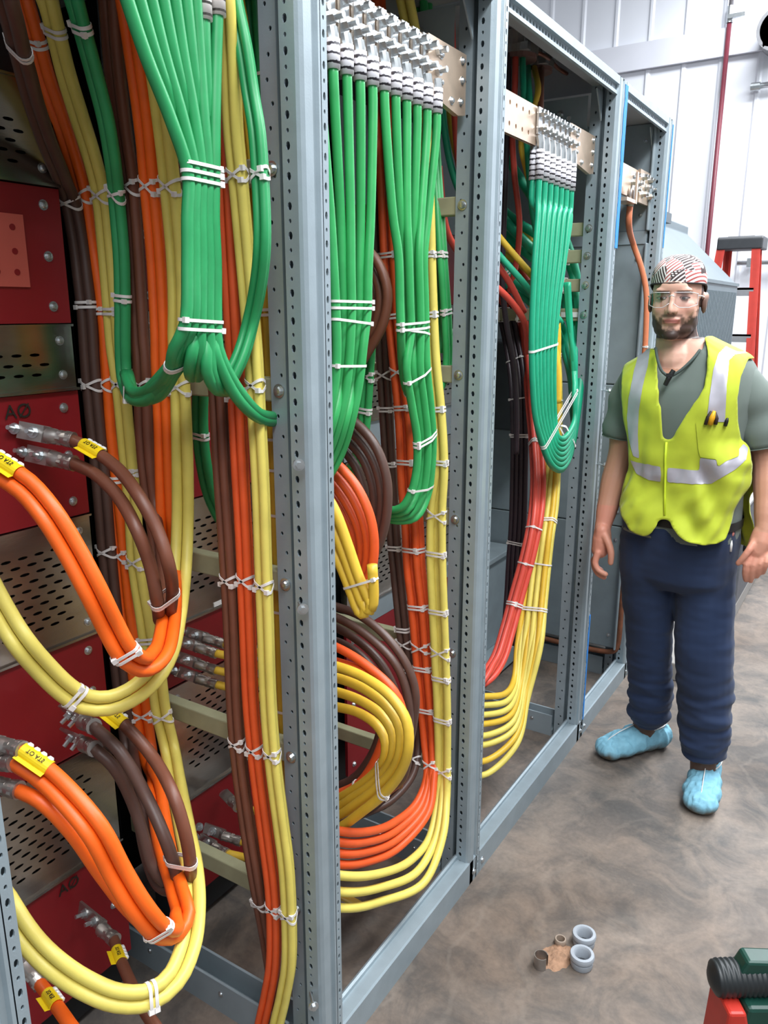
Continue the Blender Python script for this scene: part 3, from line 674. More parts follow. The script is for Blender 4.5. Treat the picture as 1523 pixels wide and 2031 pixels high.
orC = column('o', 'orange2', [(740,-40,9),(752,150,9),(768,350,9),(776,520,9),(786,664,8),(801,795,9),(807,861,10),(811,960,10),(818,1042,10),(822,1124,10),(831,1203,10),(839,1303,9.5),(847,1395,9),(853,1470,8)], 1.69,
    lambda j: [(846+j*5,1540,1.66),(826+j*8,1592+j*6,1.60),(780+j*4,1632+j*16,1.48),(725,1650+j*20,1.34),(672,1648+j*22,1.24),(600,1630+j*22,1.18)], 4, 'orange column of the second bay')
yeC = column('y', 'yellow', [(790,-60,9),(815,60,9),(838,250,9),(846,420,8),(850,533,7),(858,713,7),(867,812,8),(873,927,8),(866,1009,11),(865,1107,12),(869,1211,11.5),(873,1303,11),(877,1414,10),(878,1506,9)], 1.68,
    lambda j: [(868+j*9,1580,1.66),(852+j*13,1660,1.58),(815+j*13,1706+j*22,1.47),(755,1732+j*28,1.33),(680,1737+j*32,1.2),(600,1720+j*34,1.14)], 3, 'yellow column beside the third post')
# coil of yellow, orange and brown behind the second post
def arc(name, color, pts, r=.0088):
    b = bundle('x', color, pts, [(0,0)], r, group=G2); b.objs[0]['label'] = name; return b
coil = []
yel = [[(600,1310),(668,1322),(725,1345),(775,1382),(806,1430),(810,1480),(795,1530),(760,1575),(715,1612),(676,1640),(610,1670)],
       [(600,1335),(670,1345),(725,1368),(768,1402),(792,1442),(794,1485),(778,1528),(745,1564),(705,1595),(676,1615),(610,1640)],
       [(600,1362),(670,1373),(720,1392),(758,1420),(779,1455),(780,1490),(764,1528),(732,1560),(700,1582),(675,1598),(610,1625)],
       [(600,1392),(672,1403),(712,1414),(745,1436),(762,1462),(765,1492),(750,1525),(722,1552),(695,1570),(674,1582),(610,1610)]]
for i, p in enumerate(yel):
    coil.append(arc('%s loop of the big yellow coil by the second post' % ['outermost','second','third','innermost'][i], 'yellow2', [(q[0], q[1], 'Y', 1.30 - .04*min(k, 10-k)/5 + .02*i) for k, q in enumerate(p)], .0113))
org = [[(600,1262),(668,1284),(730,1322),(782,1372),(800,1420),(795,1500),(770,1560)], [(600,1300),(668,1313),(730,1340),(768,1400),(755,1480),(715,1550),(676,1572),(610,1590)]]
for i, p in enumerate(org):
    coil.append(arc('%s orange loop behind the big yellow coil' % ['upper','lower'][i], 'orange2', [(q[0], q[1], 'Y', 1.40) for q in p], .0108))
brn = [[(600,1205),(668,1225),(730,1262),(785,1318),(808,1380),(812,1450),(800,1540),(770,1570)], [(640,1195),(715,1222),(765,1262),(806,1318),(823,1370),(820,1430),(808,1490),(790,1560)],
       [(600,1232),(668,1246),(735,1292),(770,1340),(790,1400),(780,1480),(740,1550),(690,1588),(620,1610)], [(600,1262),(668,1272),(715,1300),(750,1345),(758,1410),(745,1480),(705,1540),(672,1558),(610,1585)]]
for i, p in enumerate(brn):
    coil.append(arc('%s dark brown loop from outside behind the yellow coil' % ORD[i], 'brown2', [(q[0], q[1], 'Y', 1.47 + .015*i) for q in p], .0108))
# upper loops that come round from behind the second post
up = []
for i, p in enumerate([[(640,470),(700,478),(745,515),(768,575),(760,640),(728,700),(690,760)], [(640,490),(700,500),(738,535),(754,585),(746,640),(716,690),(680,735)], [(640,512),(700,525),(728,555),(739,592),(732,640),(706,682),(670,720)]]):
    up.append(arc('%s loop from outside of the brown coil at head height' % ORD[i], 'brown', [(q[0], q[1], 'Y', 1.45+.01*i) for q in p], .0108))
for i, p in enumerate([[(640,800),(697,832),(742,880),(766,945),(768,1010),(755,1070),(725,1130),(690,1170)], [(640,830),(690,852),(730,895),(752,950),(756,1010),(742,1075),(710,1130)], [(640,850),(685,872),(718,908),(738,960),(742,1015),(730,1070),(700,1120)], [(640,872),(675,888),(705,925),(722,975),(726,1025),(716,1075),(690,1110)]]):
    up.append(arc('%s loop from outside of the dark brown coil at waist height' % ORD[i], 'brown2', [(q[0], q[1], 'Y', 1.42+.012*i) for q in p], .0108))
for i, p in enumerate([[(620,885),(661,914),(705,962),(734,1025),(742,1085),(733,1140),(712,1165),(690,1160)], [(620,908),(661,938),(698,985),(722,1040),(729,1090),(722,1135),(705,1160)], [(620,930),(661,962),(692,1008),(712,1055),(717,1098),(711,1135),(698,1155)], [(620,955),(661,987),(686,1028),(703,1070),(706,1105),(701,1135)]]):
    up.append(arc('%s loop from outside of the orange coil beside the second post' % ORD[i], 'orange2', [(q[0], q[1], 'Y', 1.34+.012*i) for q in p], .0108))
for i, p in enumerate([[(630,955),(664,1012),(688,1075),(712,1145),(732,1190),(738,1205),(741,1180),(738,1120)], [(630,1000),(664,1055),(684,1105),(704,1160),(722,1203),(733,1212),(734,1185)], [(630,1045),(664,1098),(682,1138),(698,1180),(712,1214),(722,1218),(722,1190)]]):
    up.append(arc('%s loop from the right of the small yellow coil by the second post' % ORD[i], 'yellow2', [(q[0], q[1], 'Y', 1.27) for q in p], .0112))
yb2 = up[-3:]
# green pair and dark green behind the left bundle
gB = bundle('green pair behind the left bundle', 'green2', VY([(735,560),(735,640),(730,720),(725,800),(718,870),(700,930),(660,980)], 1.5), [(-.5,0),(.5,0)], r2, group=G2)
# ----- ground bus of the second bay with its lugs and green cables
XB = -.905
def bus_nut(parent, p, L=.026):
    n = Vector((1,0,0)); p = Vector(p); mb = MB()
    mb.tube([p, p+n*.0022], .0142, 14); mb.tube([p+n*.0026, p+n*.005], .0125, 14); mb.tube([p+n*.005, p+n*.017], .0108, 6); mb.tube([p+n*.017, p+n*(L+.006)], .0062, 10)
    return mb.build('nut', M['zinc'], parent)
def sleeve_material():
    m = mat('printed_sleeve', (222,220,226), .5, 0, .04, 30); nt = m.node_tree; b = nt.nodes['Principled BSDF']
    tc = nt.nodes.new('ShaderNodeTexCoord'); w = nt.nodes.new('ShaderNodeTexWave'); w.bands_direction = 'Z'; w.inputs['Scale'].default_value = 22; w.inputs['Distortion'].default_value = 1.5; w.inputs['Detail'].default_value = 3; w.inputs['Detail Scale'].default_value = 6
    nt.links.new(tc.outputs['Object'], w.inputs['Vector']); r = nt.nodes.new('ShaderNodeValToRGB'); r.color_ramp.elements[0].position = .16; r.color_ramp.elements[1].position = .34
    r.color_ramp.elements[0].color = lin((46,42,50)) + (1,); r.color_ramp.elements[1].color = lin((225,222,228)) + (1,)
    nt.links.new(w.outputs['Fac'], r.inputs[0]); nt.links.new(r.outputs[0], b.inputs['Base Color']); return m
M['sleeve'] = sleeve_material()
def bus(parent, ya, yb, z0, z1, ye, holes=0, shape='hex'):
    mb = MB()
    if holes:
        n = holes; half = (z1-z0)/2
        for k in (0, 1):
            mb.perf((XB, ya, z0+k*half), (0,0,1), (0,1,0), half, yb-ya, [(half*(.5), .035+i*.042, .006, .005) for i in range(n)], dep=-.006)
        mb.box((XB-.012, ya, z0), (XB-.0065, yb, z1))
    else: mb.box((XB-.010, ya, z0), (XB, yb, z1))
    o = mb.build('bus_bar', M['copper'], parent)
    # bracket joining the bar to the post
    zc = (z0+z1)/2; h = (z1-z0)/2
    mb = MB(); prof = [(yb-.085, zc+h), (ye, zc+h), (ye, zc-h-.012), (ye-.035, zc-h-.018), (yb-.085, zc-h+.004)]
    mb.prism(prof, lambda u, v, t: Vector((t, u, v)), XB, XB+.012)
    br = mb.build('bus_bracket', M['copper'], parent)
    for (u, v) in ((yb-.03, zc+h*.5), (yb-.03, zc-h*.45), (ye-.02, zc+h*.7), (ye-.02, zc), (ye-.025, zc-h*.8), (yb+.02, zc-h*.9)): screw(br, (XB+.012, u, v), (1,0,0), .006, .007, 'bolt')
    return o
ft = [b.c[0] for b in fan]; zb_ = min(q.z for q in ft) + .10
b1 = MB().box((XB-.010, min(q.y for q in ft)-.06, zb_), (XB, max(q.y for q in ft)+.10, zb_+.11)).build('bus_bar', M['copper'], S[0])
for q in ft: bus_nut(b1, (XB+.004, q.y, q.z+.145))
b2 = bus(S[1], 1.14, 1.66, 2.04, 2.152, 1.748)
g2 = []
xs2 = [645, 661, 691, 716, 740, 764, 786, 809, 828, 847, 866]; 
for i in range(11):
    yy = 1.197 + i*.0417
    for z in (2.128, 2.090): bus_nut(b2, (XB+.004, yy, z))
    p_top = Vector((XB+.012, yy, 2.062))
    u = i/10
    if i < 5:
        j = i; x1 = 668 + j*15
        pts = [(0,0)]
        P = [p_top + Vector((0,0,-.046)), p_top + Vector((.001, 0, -.08))] + [at(x, y, X=X) for x, y, X in
             ((655+20*j, 427, -.888-.012*(j%2)), (662+17*j, 540, -.885-.014*(j%2)), (666+15.5*j, 620, -.885-.014*(j%2)), (668+j*13, 690, -.885-.014*(j%2)), (664+j*12, 760, -.89-.014*(j%2)), (650+j*12, 830, -.90), (624+j*13, 900, -.93), (580+j*14, 970, -.97), (530+j*16, 1030, -1.02))]
    else:
        j = i-5
        x1 = 790 + j*9.5
        P = [p_top + Vector((0,0,-.046)), p_top + Vector((.001, 0, -.08))] + [at(x, y, X=X) for x, y, X in
             ((779 + j*14, 427, -.885-.010*(j%2)), (790 + j*10.2, 505, -.88-.016*(j%2)), (793 + j*10.0, 600, -.88-.016*(j%2)), (795+j*9.8, 660, -.88-.016*(j%2)))]
        if j < 2: P += [at(x, y, X=X) for x, y, X in ((797+j*9, 720, -.90), (806+j*10, 772, -.92), (835+j*8, 797-j*6, -.945), (868+j*4, 780-j*8, -.955), (884+j*5, 730, -.95), (882+j*7, 640, -.95), (874+j*7, 520, -.955), (868+j*7, 430, -.97), (862+j*6, 330, -.99), (850+j*8, 150, -1.0), (840+j*9, 0, -1.02), (836+j*9, -50, -1.03))]
        else:
            k = j-2
            P += [at(x, y, X=X) for x, y, X in ((806+k*13.5, 730, -.88-.012*(k%2)), (816+k*12.5, 800, -.88-.012*(k%2)), (827+k*10.5, 870, -.88-.012*(k%2)), (826+k*10, 930, -.885-.012*(k%2)), (816+k*10.5, 975+k*3, -.895-.01*(k%2)), (797+k*9, 1006+k*7, -.915), (772+k*5, 1012+k*7, -.95), (735, 1000+k*6, -1.02))]
    b = Bundle(); b.r = .0094; C = catmull(P); b.c = C; N = len(C); b.paths = [C]; b.T = [(C[min(q+1,N-1)]-C[max(q-1,0)]).normalized() for q in range(N)]
    b.L = [t.cross(Vector((1,0,0))).normalized() for t in b.T]; b.Bn = [b.T[q].cross(b.L[q]) for q in range(N)]
    o = MB().tube(C, .0094, 10).build('cable', M['green2'], smooth=True); b.objs = [o]; b.phrase = 'x'
    tag(o, '%s green cable from the left on the second bay ground bar' % ORD[i], 'cable', 'green ground cables of the second bay')
    # lug with striped printed sleeve
    q = P[0]; lu = MB(); lu.obox((XB+.006, yy, 2.108), (.0028,0,0), (0,.0135,0), (0,0,.042)); lu.tube([p_top+Vector((-.004,0,.01)), p_top+Vector((0,0,-.008)), p_top + Vector((0,0,-.02)), q], [.0128,.0118,.0122,.0122], 12)
    lo = lu.build('lug', M['zinc'], o); auto_smooth(lo, .5)
    MB().tube([p_top+Vector((0,0,-.006)), q + Vector((0,0,-.008))], .0128, 12).build('marker_sleeve', M['sleeve'], o, smooth=True)
    g2.append(b)
gC = bundle('green pair rising to the roof', 'green2', [(866,700,'X',-.985),(872,620,'X',-.985),(866,500,'X',-.99),(860,400,'X',-1.0),(850,250,'X',-1.02),(838,100,'X',-1.04),(832,-40,'X',-1.05)], [(-.5,0),(.5,0)], .0094, group=G2)
# slack cables crossing into the third bay high up
c23 = []
for i, (lab, col, p) in enumerate([
    ('teal cable bending from the roof behind the third post', 'teal', [(868,-40),(872,120),(882,260),(900,350),(935,430),(985,500),(1045,570),(1075,620)]),
    ('golden cable bending from the roof beside the third post', 'yellow2', [(878,-40),(884,90),(893,230),(906,310),(940,400),(990,470),(1050,540)]),
    ('red cable bending from the roof beside the third post', 'redc', [(892,-40),(898,120),(904,260),(912,340),(935,430),(970,500),(1010,560),(1040,620)]),
    ('lower red cable slanting behind the third post', 'redc', [(870,330),(884,450),(902,490),(935,530),(985,570),(1015,600),(1040,640),(1046,700)])]):
    b = bundle('x', col, [(q[0], q[1], 'Y', 1.95 + .35*k/(len(p)-1)) for k, q in enumerate(p)], [(0,0)], .0098, group=G2); b.objs[0]['label'] = lab; c23.append(b)
# ===== third bay
G3 = 'cables of the third bay'
b3b = bus(S[2], 1.90, 2.52, 2.038, 2.136, 2.66, holes=6)
g3 = []
for i in range(7):
    yy = 2.205 + i*.0435
    for z in (2.118, 2.082): bus_nut(b3b, (XB+.004, yy, z), .02)
    p_top = Vector((XB+.012, yy, 2.052))
for i in range(14):
    row = i // 7; j = i % 7; yy = 2.205 + j*.0435; xr = -.014 * row
    p_top = Vector((XB+.012+xr*1.4, yy + .004*row, 2.052))
    u = j/6
    P = [p_top + Vector((0,0,-.09)), p_top + Vector((0,0,-.16))] + [at(x, y, X=X+xr) for x, y, X in
        ((1067+u*62, 420, -.888), (1060+u*58, 520, -.88), (1056+u*51, 600, -.88), (1054+u*46, 680, -.88), (1056+u*42, 760, -.88), (1062+u*38, 830, -.88))]
    P += [at(x, y, X=X) for x, y, X in ((1076+u*26, 880-u*28+row*6, -.875+xr), (1092+u*14, 918-u*52+row*4, -.866+xr*.7), (1112+u*4, 930-u*60+row*3, -.862+xr*.5), (1129+u*2, 908-u*55, -.866+xr*.5), (1138+u*2, 855-u*28, -.872+xr*.5), (1141-u*2, 780, -.88-.012*row))]
    P += [at(x, y, Y=2.62-.02*row) for x, y in ((1138-u*5, 710), (1128+u*6, 640), (1122+u*10, 560))] if j < 4 else [at(1141, 705, Y=2.66), at(1139, 640, Y=2.75), at(1128, 560, Y=2.77)]
    C = catmull(P); N = len(C); b = Bundle(); b.r = .0088; b.c = C; b.paths = [C]; b.T = [(C[min(q+1,N-1)]-C[max(q-1,0)]).normalized() for q in range(N)]
    b.L = [t.cross(Vector((1,0,0))).normalized() for t in b.T]; b.Bn = [b.T[q].cross(b.L[q]) for q in range(N)]; b.phrase = 'x'
    o = MB().tube(C, .0088, 9).build('cable', M['teal'], smooth=True)
    tag(o, '%s teal cable, %s row of the third bay bundle' % (ORD[j], ['front','back'][row]), 'cable', 'teal ground cables of the third bay')
    b.objs = [o]; g3.append(b); q = P[0]
    lu = MB(); lu.obox((XB+.006 - .016*row, yy + .004*row, 2.10), (.0028,0,0), (0,.0135,0), (0,0,.034)); lu.tube([p_top+Vector((-.004,0,.01)), p_top+Vector((0,0,-.008)), p_top + Vector((0,0,-.02)), q], [.0122,.0112,.0115,.0115], 10); lu.build('lug', M['zinc'], o)
    MB().tube([p_top+Vector((0,0,-.024)), q + Vector((0,0,-.01))], .0122, 10).build('marker_sleeve', M['sleeve'], o, smooth=True)
# cables from the conduit bushings
Yk = 2.42
def multi3(lab, col, pts, r=.0092):
    b = bundle('x', col, pts, [(0,0)], r, group=G3); b.objs[0]['label'] = lab; return b
k3 = []
drop = [('dark purple cable from the left conduit of the third bay', 'purple', [(1008,98),(1008,170),(1004,300),(1000,420),(996,560),(1004,640),(1018,720),(1024,800),(1024,900)]),
        ('red cable from the left conduit of the third bay', 'redc', [(1022,98),(1021,170),(1016,260),(1020,345),(1030,440),(1024,520),(1010,580)]),
        ('teal cable from the left conduit of the third bay', 'teal', [(1036,100),(1038,175),(1046,300),(1056,420),(1078,520),(1100,600)]),
        ('second teal cable from the conduits of the third bay', 'teal', [(1047,124),(1050,190),(1062,300),(1090,440),(1110,520)]),
        ('golden cable from the right conduit of the third bay', 'yellow2', [(1060,124),(1064,200),(1034,280),(1042,330),(1058,385),(1090,460)]),
        ('brown cable from the right conduit of the third bay', 'brown', [(1074,124),(1072,210),(1072,320),(1085,440)])]
for lab, col, p in drop: k3.append(multi3(lab, col, [(q[0], q[1], 'Y', Yk-.12+.02*n_) if n_ else (q[0], q[1]+8, 'Z', 2.325) for n_, q in enumerate(p)]))
sweep = [('uppermost teal cable slanting towards the last posts', 'teal', [(940,260),(1008,320),(1040,368),(1075,420),(1120,470),(1142,540),(1152,640),(1154,720)], 2.50),
         ('second teal cable slanting across the third bay', 'teal', [(930,340),(985,405),(1025,440),(1060,462),(1110,490),(1136,545),(1150,660),(1150,760)], 2.46),
         ('third teal cable slanting across the third bay', 'teal', [(925,360),(985,418),(1020,458),(1052,490),(1100,530),(1128,590),(1144,680),(1146,770)], 2.44),
         ('fourth teal cable slanting across the third bay', 'teal', [(925,400),(985,445),(1020,482),(1055,510),(1095,550),(1122,610),(1140,690),(1143,790)], 2.48),
         ('fifth teal cable slanting across the third bay, with a tie', 'teal', [(930,480),(985,520),(1020,556),(1055,585),(1090,620),(1118,660),(1136,730),(1140,800)], 2.42),
         ('lowest teal cable slanting across the third bay', 'teal', [(930,500),(985,540),(1020,576),(1055,600),(1088,636),(1114,680),(1132,745),(1137,810)], 2.44),
         ('golden cable slanting below the upper teal cables', 'yellow2', [(935,330),(985,385),(1010,440),(1055,480),(1090,540),(1104,640),(1105,720)], 2.52),
         ('golden cable slanting between the teal cables', 'yellow2', [(930,460),(985,495),(1020,515),(1055,545),(1088,600),(1100,680),(1106,740)], 2.54),
         ('lower golden cable slanting to the yellow bunch', 'yellow2', [(960,540),(1000,560),(1030,580),(1055,605),(1085,650),(1104,720),(1106,800)], 2.5),
         ('red cable slanting under the golden cables', 'redc', [(930,450),(985,480),(1015,505),(1050,570),(1060,640)], 2.6),
         ('thick red cable slanting down to the lowest bar', 'redc', [(940,530),(987,572),(1012,598),(1030,625),(1042,690),(1052,760)], 2.45),
         ('dark red cable beside the lowest bar', 'redc', [(930,545),(980,585),(1002,606),(1020,640),(1034,700),(1046,770)], 2.5)]
for lab, col, p, Y in sweep:
    if col == 'redc': Y = 2.78
    q_ = [(q[0], q[1], 'Y', (2.765 if q[1] < 660 else 2.71) if (col == 'teal' and q[0] >= 1095) else Y) for q in p]
    if col == 'teal': q_ += [(1139, 850, 'Y', 2.63), (1128, 905, 'Y', 2.64)]
    k3.append(multi3(lab, col, q_, .0145 if col == 'teal' else .0125))
rd3 = bundle('red bunch of the third bay', 'redc', [(1042,640,'Y',2.77),(1046,700,'Y',2.74),(1053,800,'Y',2.64),(1060,880,'Y',2.55),(1063,960,'Y',2.46),(1058,1030,'Y',2.38),(1044,1100,'Y',2.33),(1022,1180,'Y',2.28),(1003,1250,'Y',2.22),(985,1305,'Y',2.15),(955,1345,'Y',2.05),(920,1368,'Y',1.98)], [(-.6,0),(.4,0),(-.1,.9),(.9,.9),(.4,-.8)], .0098, nref=(0,1,0), group=G3, names=['first','second','third','fourth','fifth'])
pu3 = bundle('dark purple bunch in the third bay', 'purple', [(990,520,'Y',2.80),(1002,610,'Y',2.78),(1012,660,'Y',2.76),(1026,744,'Y',2.70),(1031,856,'Y',2.66),(1030,952,'Y',2.66),(1027,1048,'Y',2.66),(1022,1112,'Y',2.66),(1018,1180,'Y',2.66),(1010,1280,'Y',2.6)], [(-1.6,0),(-.6,0),(.4,0),(1.4,0),(-.1,.9)], .0088, group=G3)
ye3b = []
ends3 = [1383, 1400, 1419, 1437, 1460, 1478, 1510, 1537]
for i, yl in enumerate(ends3):
    u = i/7; back = (i % 2)
    P = [(1104-2*back, 640, 'Y', 2.60), (1104+(u-.5)*10, 740, 'Y', 2.60+.01*back), (1103+(u-.5)*14, 830, 'Y', 2.58+.01*back), (1094+(u-.5)*26, 920, 'Y', 2.54+.015*back), (1085+(u-.5)*36, 1000, 'Y', 2.48+.015*back), (1076+(u-.5)*36, 1064, 'Y', 2.41+.015*back), (1067+(u-.5)*40, 1128, 'Y', 2.38+.015*back), (1059+(u-.5)*42, 1200, 'Y', 2.33+.015*back),
         (1049+(u-.5)*46, 1280, 'Y', 2.27), (1030+u*26-10, 1345+u*40, 'Y', 2.20), (1003+u*22, 1375+u*100, 'Y', 2.10), (965, yl-2, 'Y', 2.0), (925, yl-4, 'Y', 1.93), (880, yl-20, 'Y', 1.88)]
    b = bundle('x', 'yellow' if i % 3 else 'yellow2', P, [(0,0)], .0098, group=G3); b.objs[0]['label'] = '%s yellow cable from the top at the bend of the third bay' % ORD[i]; ye3b.append(b)
# conduit bushings and grounding bar under the roof
cb = tag(empty('conduit_bushing', at(1029,112,Z=2.31)), 'larger left conduit bushing under the third bay roof', 'bushing', 'conduit bushings')
def bushing(root, px, py, R):
    c = at(px, py, Z=2.325)
    MB().tube([c, c+Vector((0,0,.02)), c+Vector((0,0,.02)), c+Vector((0,0,.062))], [R*1.08, R*1.12, R*.96, R*.96], 20).build('collar', M['lug'], root, smooth=False)
    MB().tube([c+Vector((0,0,-.012)), c], R*1.0, 20).build('insulating_throat', mat('brown_throat', (120,90,84), .6), root)
    mb = MB(); mb.obox(c + Vector((R*.7,-R*.75,.012)), (.012,0,0), (0,.012,0), (0,0,.01)); mb.tube([c+Vector((R*.7,-R*.75,.02)), c+Vector((R*.7,-R*.75,.045))], .005, 8); mb.build('lug_screw', M['zinc'], root)
bushing(cb, 1029, 112, .052)
cb2 = tag(empty('conduit_bushing', at(1067,137,Z=2.31)), 'smaller right conduit bushing under the third bay roof', 'bushing', 'conduit bushings'); bushing(cb2, 1067, 137, .044)
p1 = at(1008,96,Z=2.345); p2 = at(1098,140,Z=2.345)
mb = MB(); mb.tube(catmull([p1+Vector((.02,-.02,0)), (p1+p2)/2+Vector((.05,-.05,-.004)), p2+Vector((.02,0,0)), p2+Vector((.03,.04,-.005))]), .006, 8); o = mb.build('ground_conductor', M['rust'], smooth=True); tag(o, 'bare copper conductor linking the two conduit bushings', 'wire')
# fourth bay: copper plate with bolts and the single ground wire
YP = 3.03
XQ = -.885
c0 = at(1226,322,X=XQ); c1 = at(1292,318,X=XQ); c2 = at(1292,388,X=XQ); c3 = at(1226,362,X=XQ)
mb = MB(); mb.box((XQ-.012, 2.80, 2.0), (XQ, c1.y, 2.10)); b4 = mb.build('bus_bar', M['copper'], S[3])
mb = MB(); mb.box((XQ, c1.y-.17, 1.99), (XQ+.01, c1.y, 2.105)); mb.build('bus_bracket', M['copper'], S[3])
mb = MB(); mb.box((XQ, c0.y-.02, 1.965), (XQ+.045, c0.y+.10, 1.977)); mb.box((XQ+.04, c0.y+.085, 1.965), (XQ+.046, c0.y+.10, 2.07)); mb.build('angle_bracket', M['copper'], S[3])
for k, z in ((.22,2.075),(.20,2.03),(.17,2.055),(.13,2.08),(.13,2.02),(.09,2.05),(.05,2.08),(.05,2.02),(.025,2.05),(.24,2.05)): bus_nut(b4, (XQ+(.01 if k < .17 else 0), c1.y-k, z), .02)
gw = bundle('orange-brown ground wire', 'orange2', [(1250,400,'X',XQ+.02),(1247,440,'X',XQ+.02),(1256,485,'Y',3.17),(1270,525,'Y',3.19),(1281,575,'Y',3.2),(1281,650,'Y',3.2),(1277,720,'Y',3.2),(1270,850,'Y',3.2)], [(0,0)], .011, group=None)
gw.objs[0]['label'] = 'single orange-brown ground wire hanging in the last section'; gw.objs[0].data.materials[0] = mat('rust_orange_jacket', (206,120,84), .5, 0, .06, 30)
p = at(1250,398,X=XQ+.02); lo = MB().tube([p + Vector((0,0,.05)), p+Vector((0,0,.03)), p + Vector((0,0,-.02))], [.008,.013,.013], 12).build('lug', M['lug'], gw.objs[0], smooth=True)
# ===== lugs, markers and ties of the near bay
for b, (lx, ly, X) in ((bl[0], (38,852,-1.305)), (bl[1], (52,898,-1.305)), (bl2[0], (100,1405,-1.305)), (bl2[2], (102,1448,-1.305)), (bl2[1], (120,1372,-1.305)), (bl2[3], (150,1800,-1.305)), (b3, (-60,1545,-1.1)), (bl2[4], (25,1890,-1.15))):
    P = b.c[0]; q = at(lx, ly, X=X); lug(b.objs[0], P, q - P, (1, -.45, .1), b.r, tongue=max(.06, min(.1, (q-P).length-.05)))
for k in (0, 1):
    P = or1.paths[k][-1]; q = at(-40, 1470 + 40*k, X=-1.1); lug(or1.objs[k], P, q - P, (1, -.3, .4), or1.r)
def mk(b, px, py, path=0, txt='TO ATS'):
    C = b.paths[path]; i = min(range(2, len(C)-2), key=lambda i: (proj(C[i])[0]-px)**2 + (proj(C[i])[1]-py)**2)
    D = (C[i+2]-C[i-2]).normalized()
    if proj(C[i+2])[0] < proj(C[i-2])[0]: D = -D
    P = C[i]; Nn = (EYE - P).normalized() + Vector((0,0,.9)); marker(b.objs[path], P, D, Nn, b.r, .052, txt)
mk(bl[0], 185, 893); mk(bl2[1], 226, 1424); mk(bl2[3], 238, 1900); mk(bl2[4], 104, 1984); mk(or1, 68, 1517, 0); mk(or2, 8, 930, 0)
# lugs of the second bay's panel seen past the near bay
G4 = 'short lug cables of the second panel'
stub = []
for i, (bx, by, lx, ly) in enumerate([(441,1276,360,1252), (425,1295,345,1268), (424,1328,343,1300), (426,1357,345,1330), (474,1668,395,1640), (448,1692,392,1662), (470,1600,440,1570)]):
    P = at(bx, by, X=-1.2); q = at(lx, ly, X=-1.305)
    b = bundle('x', 'yellow2', [(bx, by, 'X', -1.2), (bx+35, by+8, 'X', -1.16), (bx+90, by+26, 'Y', 1.2), (bx+140, by+50, 'Y', 1.22)], [(0,0)], .0092, group=G4)
    b.objs[0]['label'] = '%s golden cable from the top leaving a panel lug behind the brown pair' % ORD[i]
    lug(b.objs[0], P, q - P, (1, -.45, .1), b.r, tongue=.055); stub.append(b)
# marker pen writing on the red panels
for (px, py, par, tx, sz) in ((36, 817, R2, 'A\u00d8', .036), (137, 1757, R4, 'A\u00d8', .034)):
    text_mesh(tx, sz, par, at(px, py, X=XP+.0002), (0,1,0), (0,0,1), M['ink'])
p = at(431, 1197, X=XP+.001)
lb = MB().box((p.x-.001, p.y-.012, p.z-.006), (p.x+.001, p.y+.02, p.z+.005)).build('label_strip', M['white'], R5)
# ties
X_ = dict(tilt=24)
for b, lst in ((br1, [(33,92,2,0),(140,400,1,1),(167,612,2,0),(176,762,1,1),(207,1100,1,1)]),
               (or1, [(66,80,2,0),(166,392,1,1),(196,612,2,0),(207,760,1,1),(222,946,2,0),(241,1105,1,1),(281,1412,1,1),(318,1846,2,0)]),
               (ye1, [(108,65,2,0),(201,386,1,1),(221,612,2,0),(239,762,1,1),(258,942,2,0),(270,1112,1,1),(291,1268,2,0),(321,1420,1,1),(306,1974,2,0)]),
               (gr1, [(163,58,2,0),(230,378,1,1),(243,600,2,0),(256,782,1,0)]),
               (br2, [(257,372,1,1),(283,757,1,1)]), (or2, [(297,365,1,1),(322,772,1,1),(252,1298,2,0)]), (ye2, [(338,362,1,1),(358,772,1,1),(142,1378,2,0)]),
               (br3, [(447,1144,1,1),(467,1478,1,1),(512,1790,1,1)]), (or3, [(445,350,1,1),(467,778,1,1),(486,1150,1,1),(501,1487,1,1),(540,1800,1,1)]),
               (ye3, [(470,352,1,1),(504,772,1,1),(522,1155,1,1),(538,1492,1,1),(571,1812,1,1)]),
               (yd3, [(505,345,1,1),(534,618,2,0),(539,776,1,1),(542,876,1,0),(547,934,1,0),(549,1023,1,0),(555,1212,1,0),(562,1402,1,0)]),
               (gd3, [(513,150,1,0)]), (gt3, [(515,345,1,1)]), (gdk, [(400,858,2,0)])):
    for px, py, n, x in lst: tie(b, px, py, n, tilt=30 if x else 0, w=.0052 if x else .0052)
fm = merge(fan, 'front green fan of near bay')
tie(fm, 400, 350, 3, gap=.011); tie(fm, 398, 642, 2, gap=.013)
tie(merge(fan[:3], 'left branch of the green fan'), 345, 728, 2, gap=.006)
tie(merge(bl, 'thick brown lug pair'), 322, 1192, 2, gap=.007)
tie(merge([bl2[0], bl2[1]], 'lower brown lug cables'), 350, 1712, 2, gap=.006)
# second bay
for b, lst in ((brC, [(757,513,2,0),(764,640,2,0),(763,740,1,1),(768,815,2,0),(776,920,2,0),(784,1090,2,0),(798,1250,2,0),(804,1275,1,1),(808,1326,2,0),(818,1405,2,0),(822,1508,1,1)]),
               (orC, [(775,511,2,0),(785,630,2,0),(797,738,1,1),(804,813,2,0),(809,918,2,0),(820,1093,2,0),(831,1202,2,0),(838,1284,1,1),(841,1327,2,0),(848,1408,2,0),(851,1520,1,1)]),
               (yeC, [(847,512,2,0),(855,626,2,0),(868,810,2,0),(872,918,2,0),(866,1015,1,1),(866,1093,2,0),(869,1208,2,0),(873,1292,1,1),(875,1340,2,0),(877,1420,2,0),(878,1530,1,1)]),
               (gB, [(730,742,1,1),(724,808,2,0)])):
    for px, py, n, x in lst: tie(b, px, py, n, tilt=28 if x else 0, w=.0048, gap=.0085)
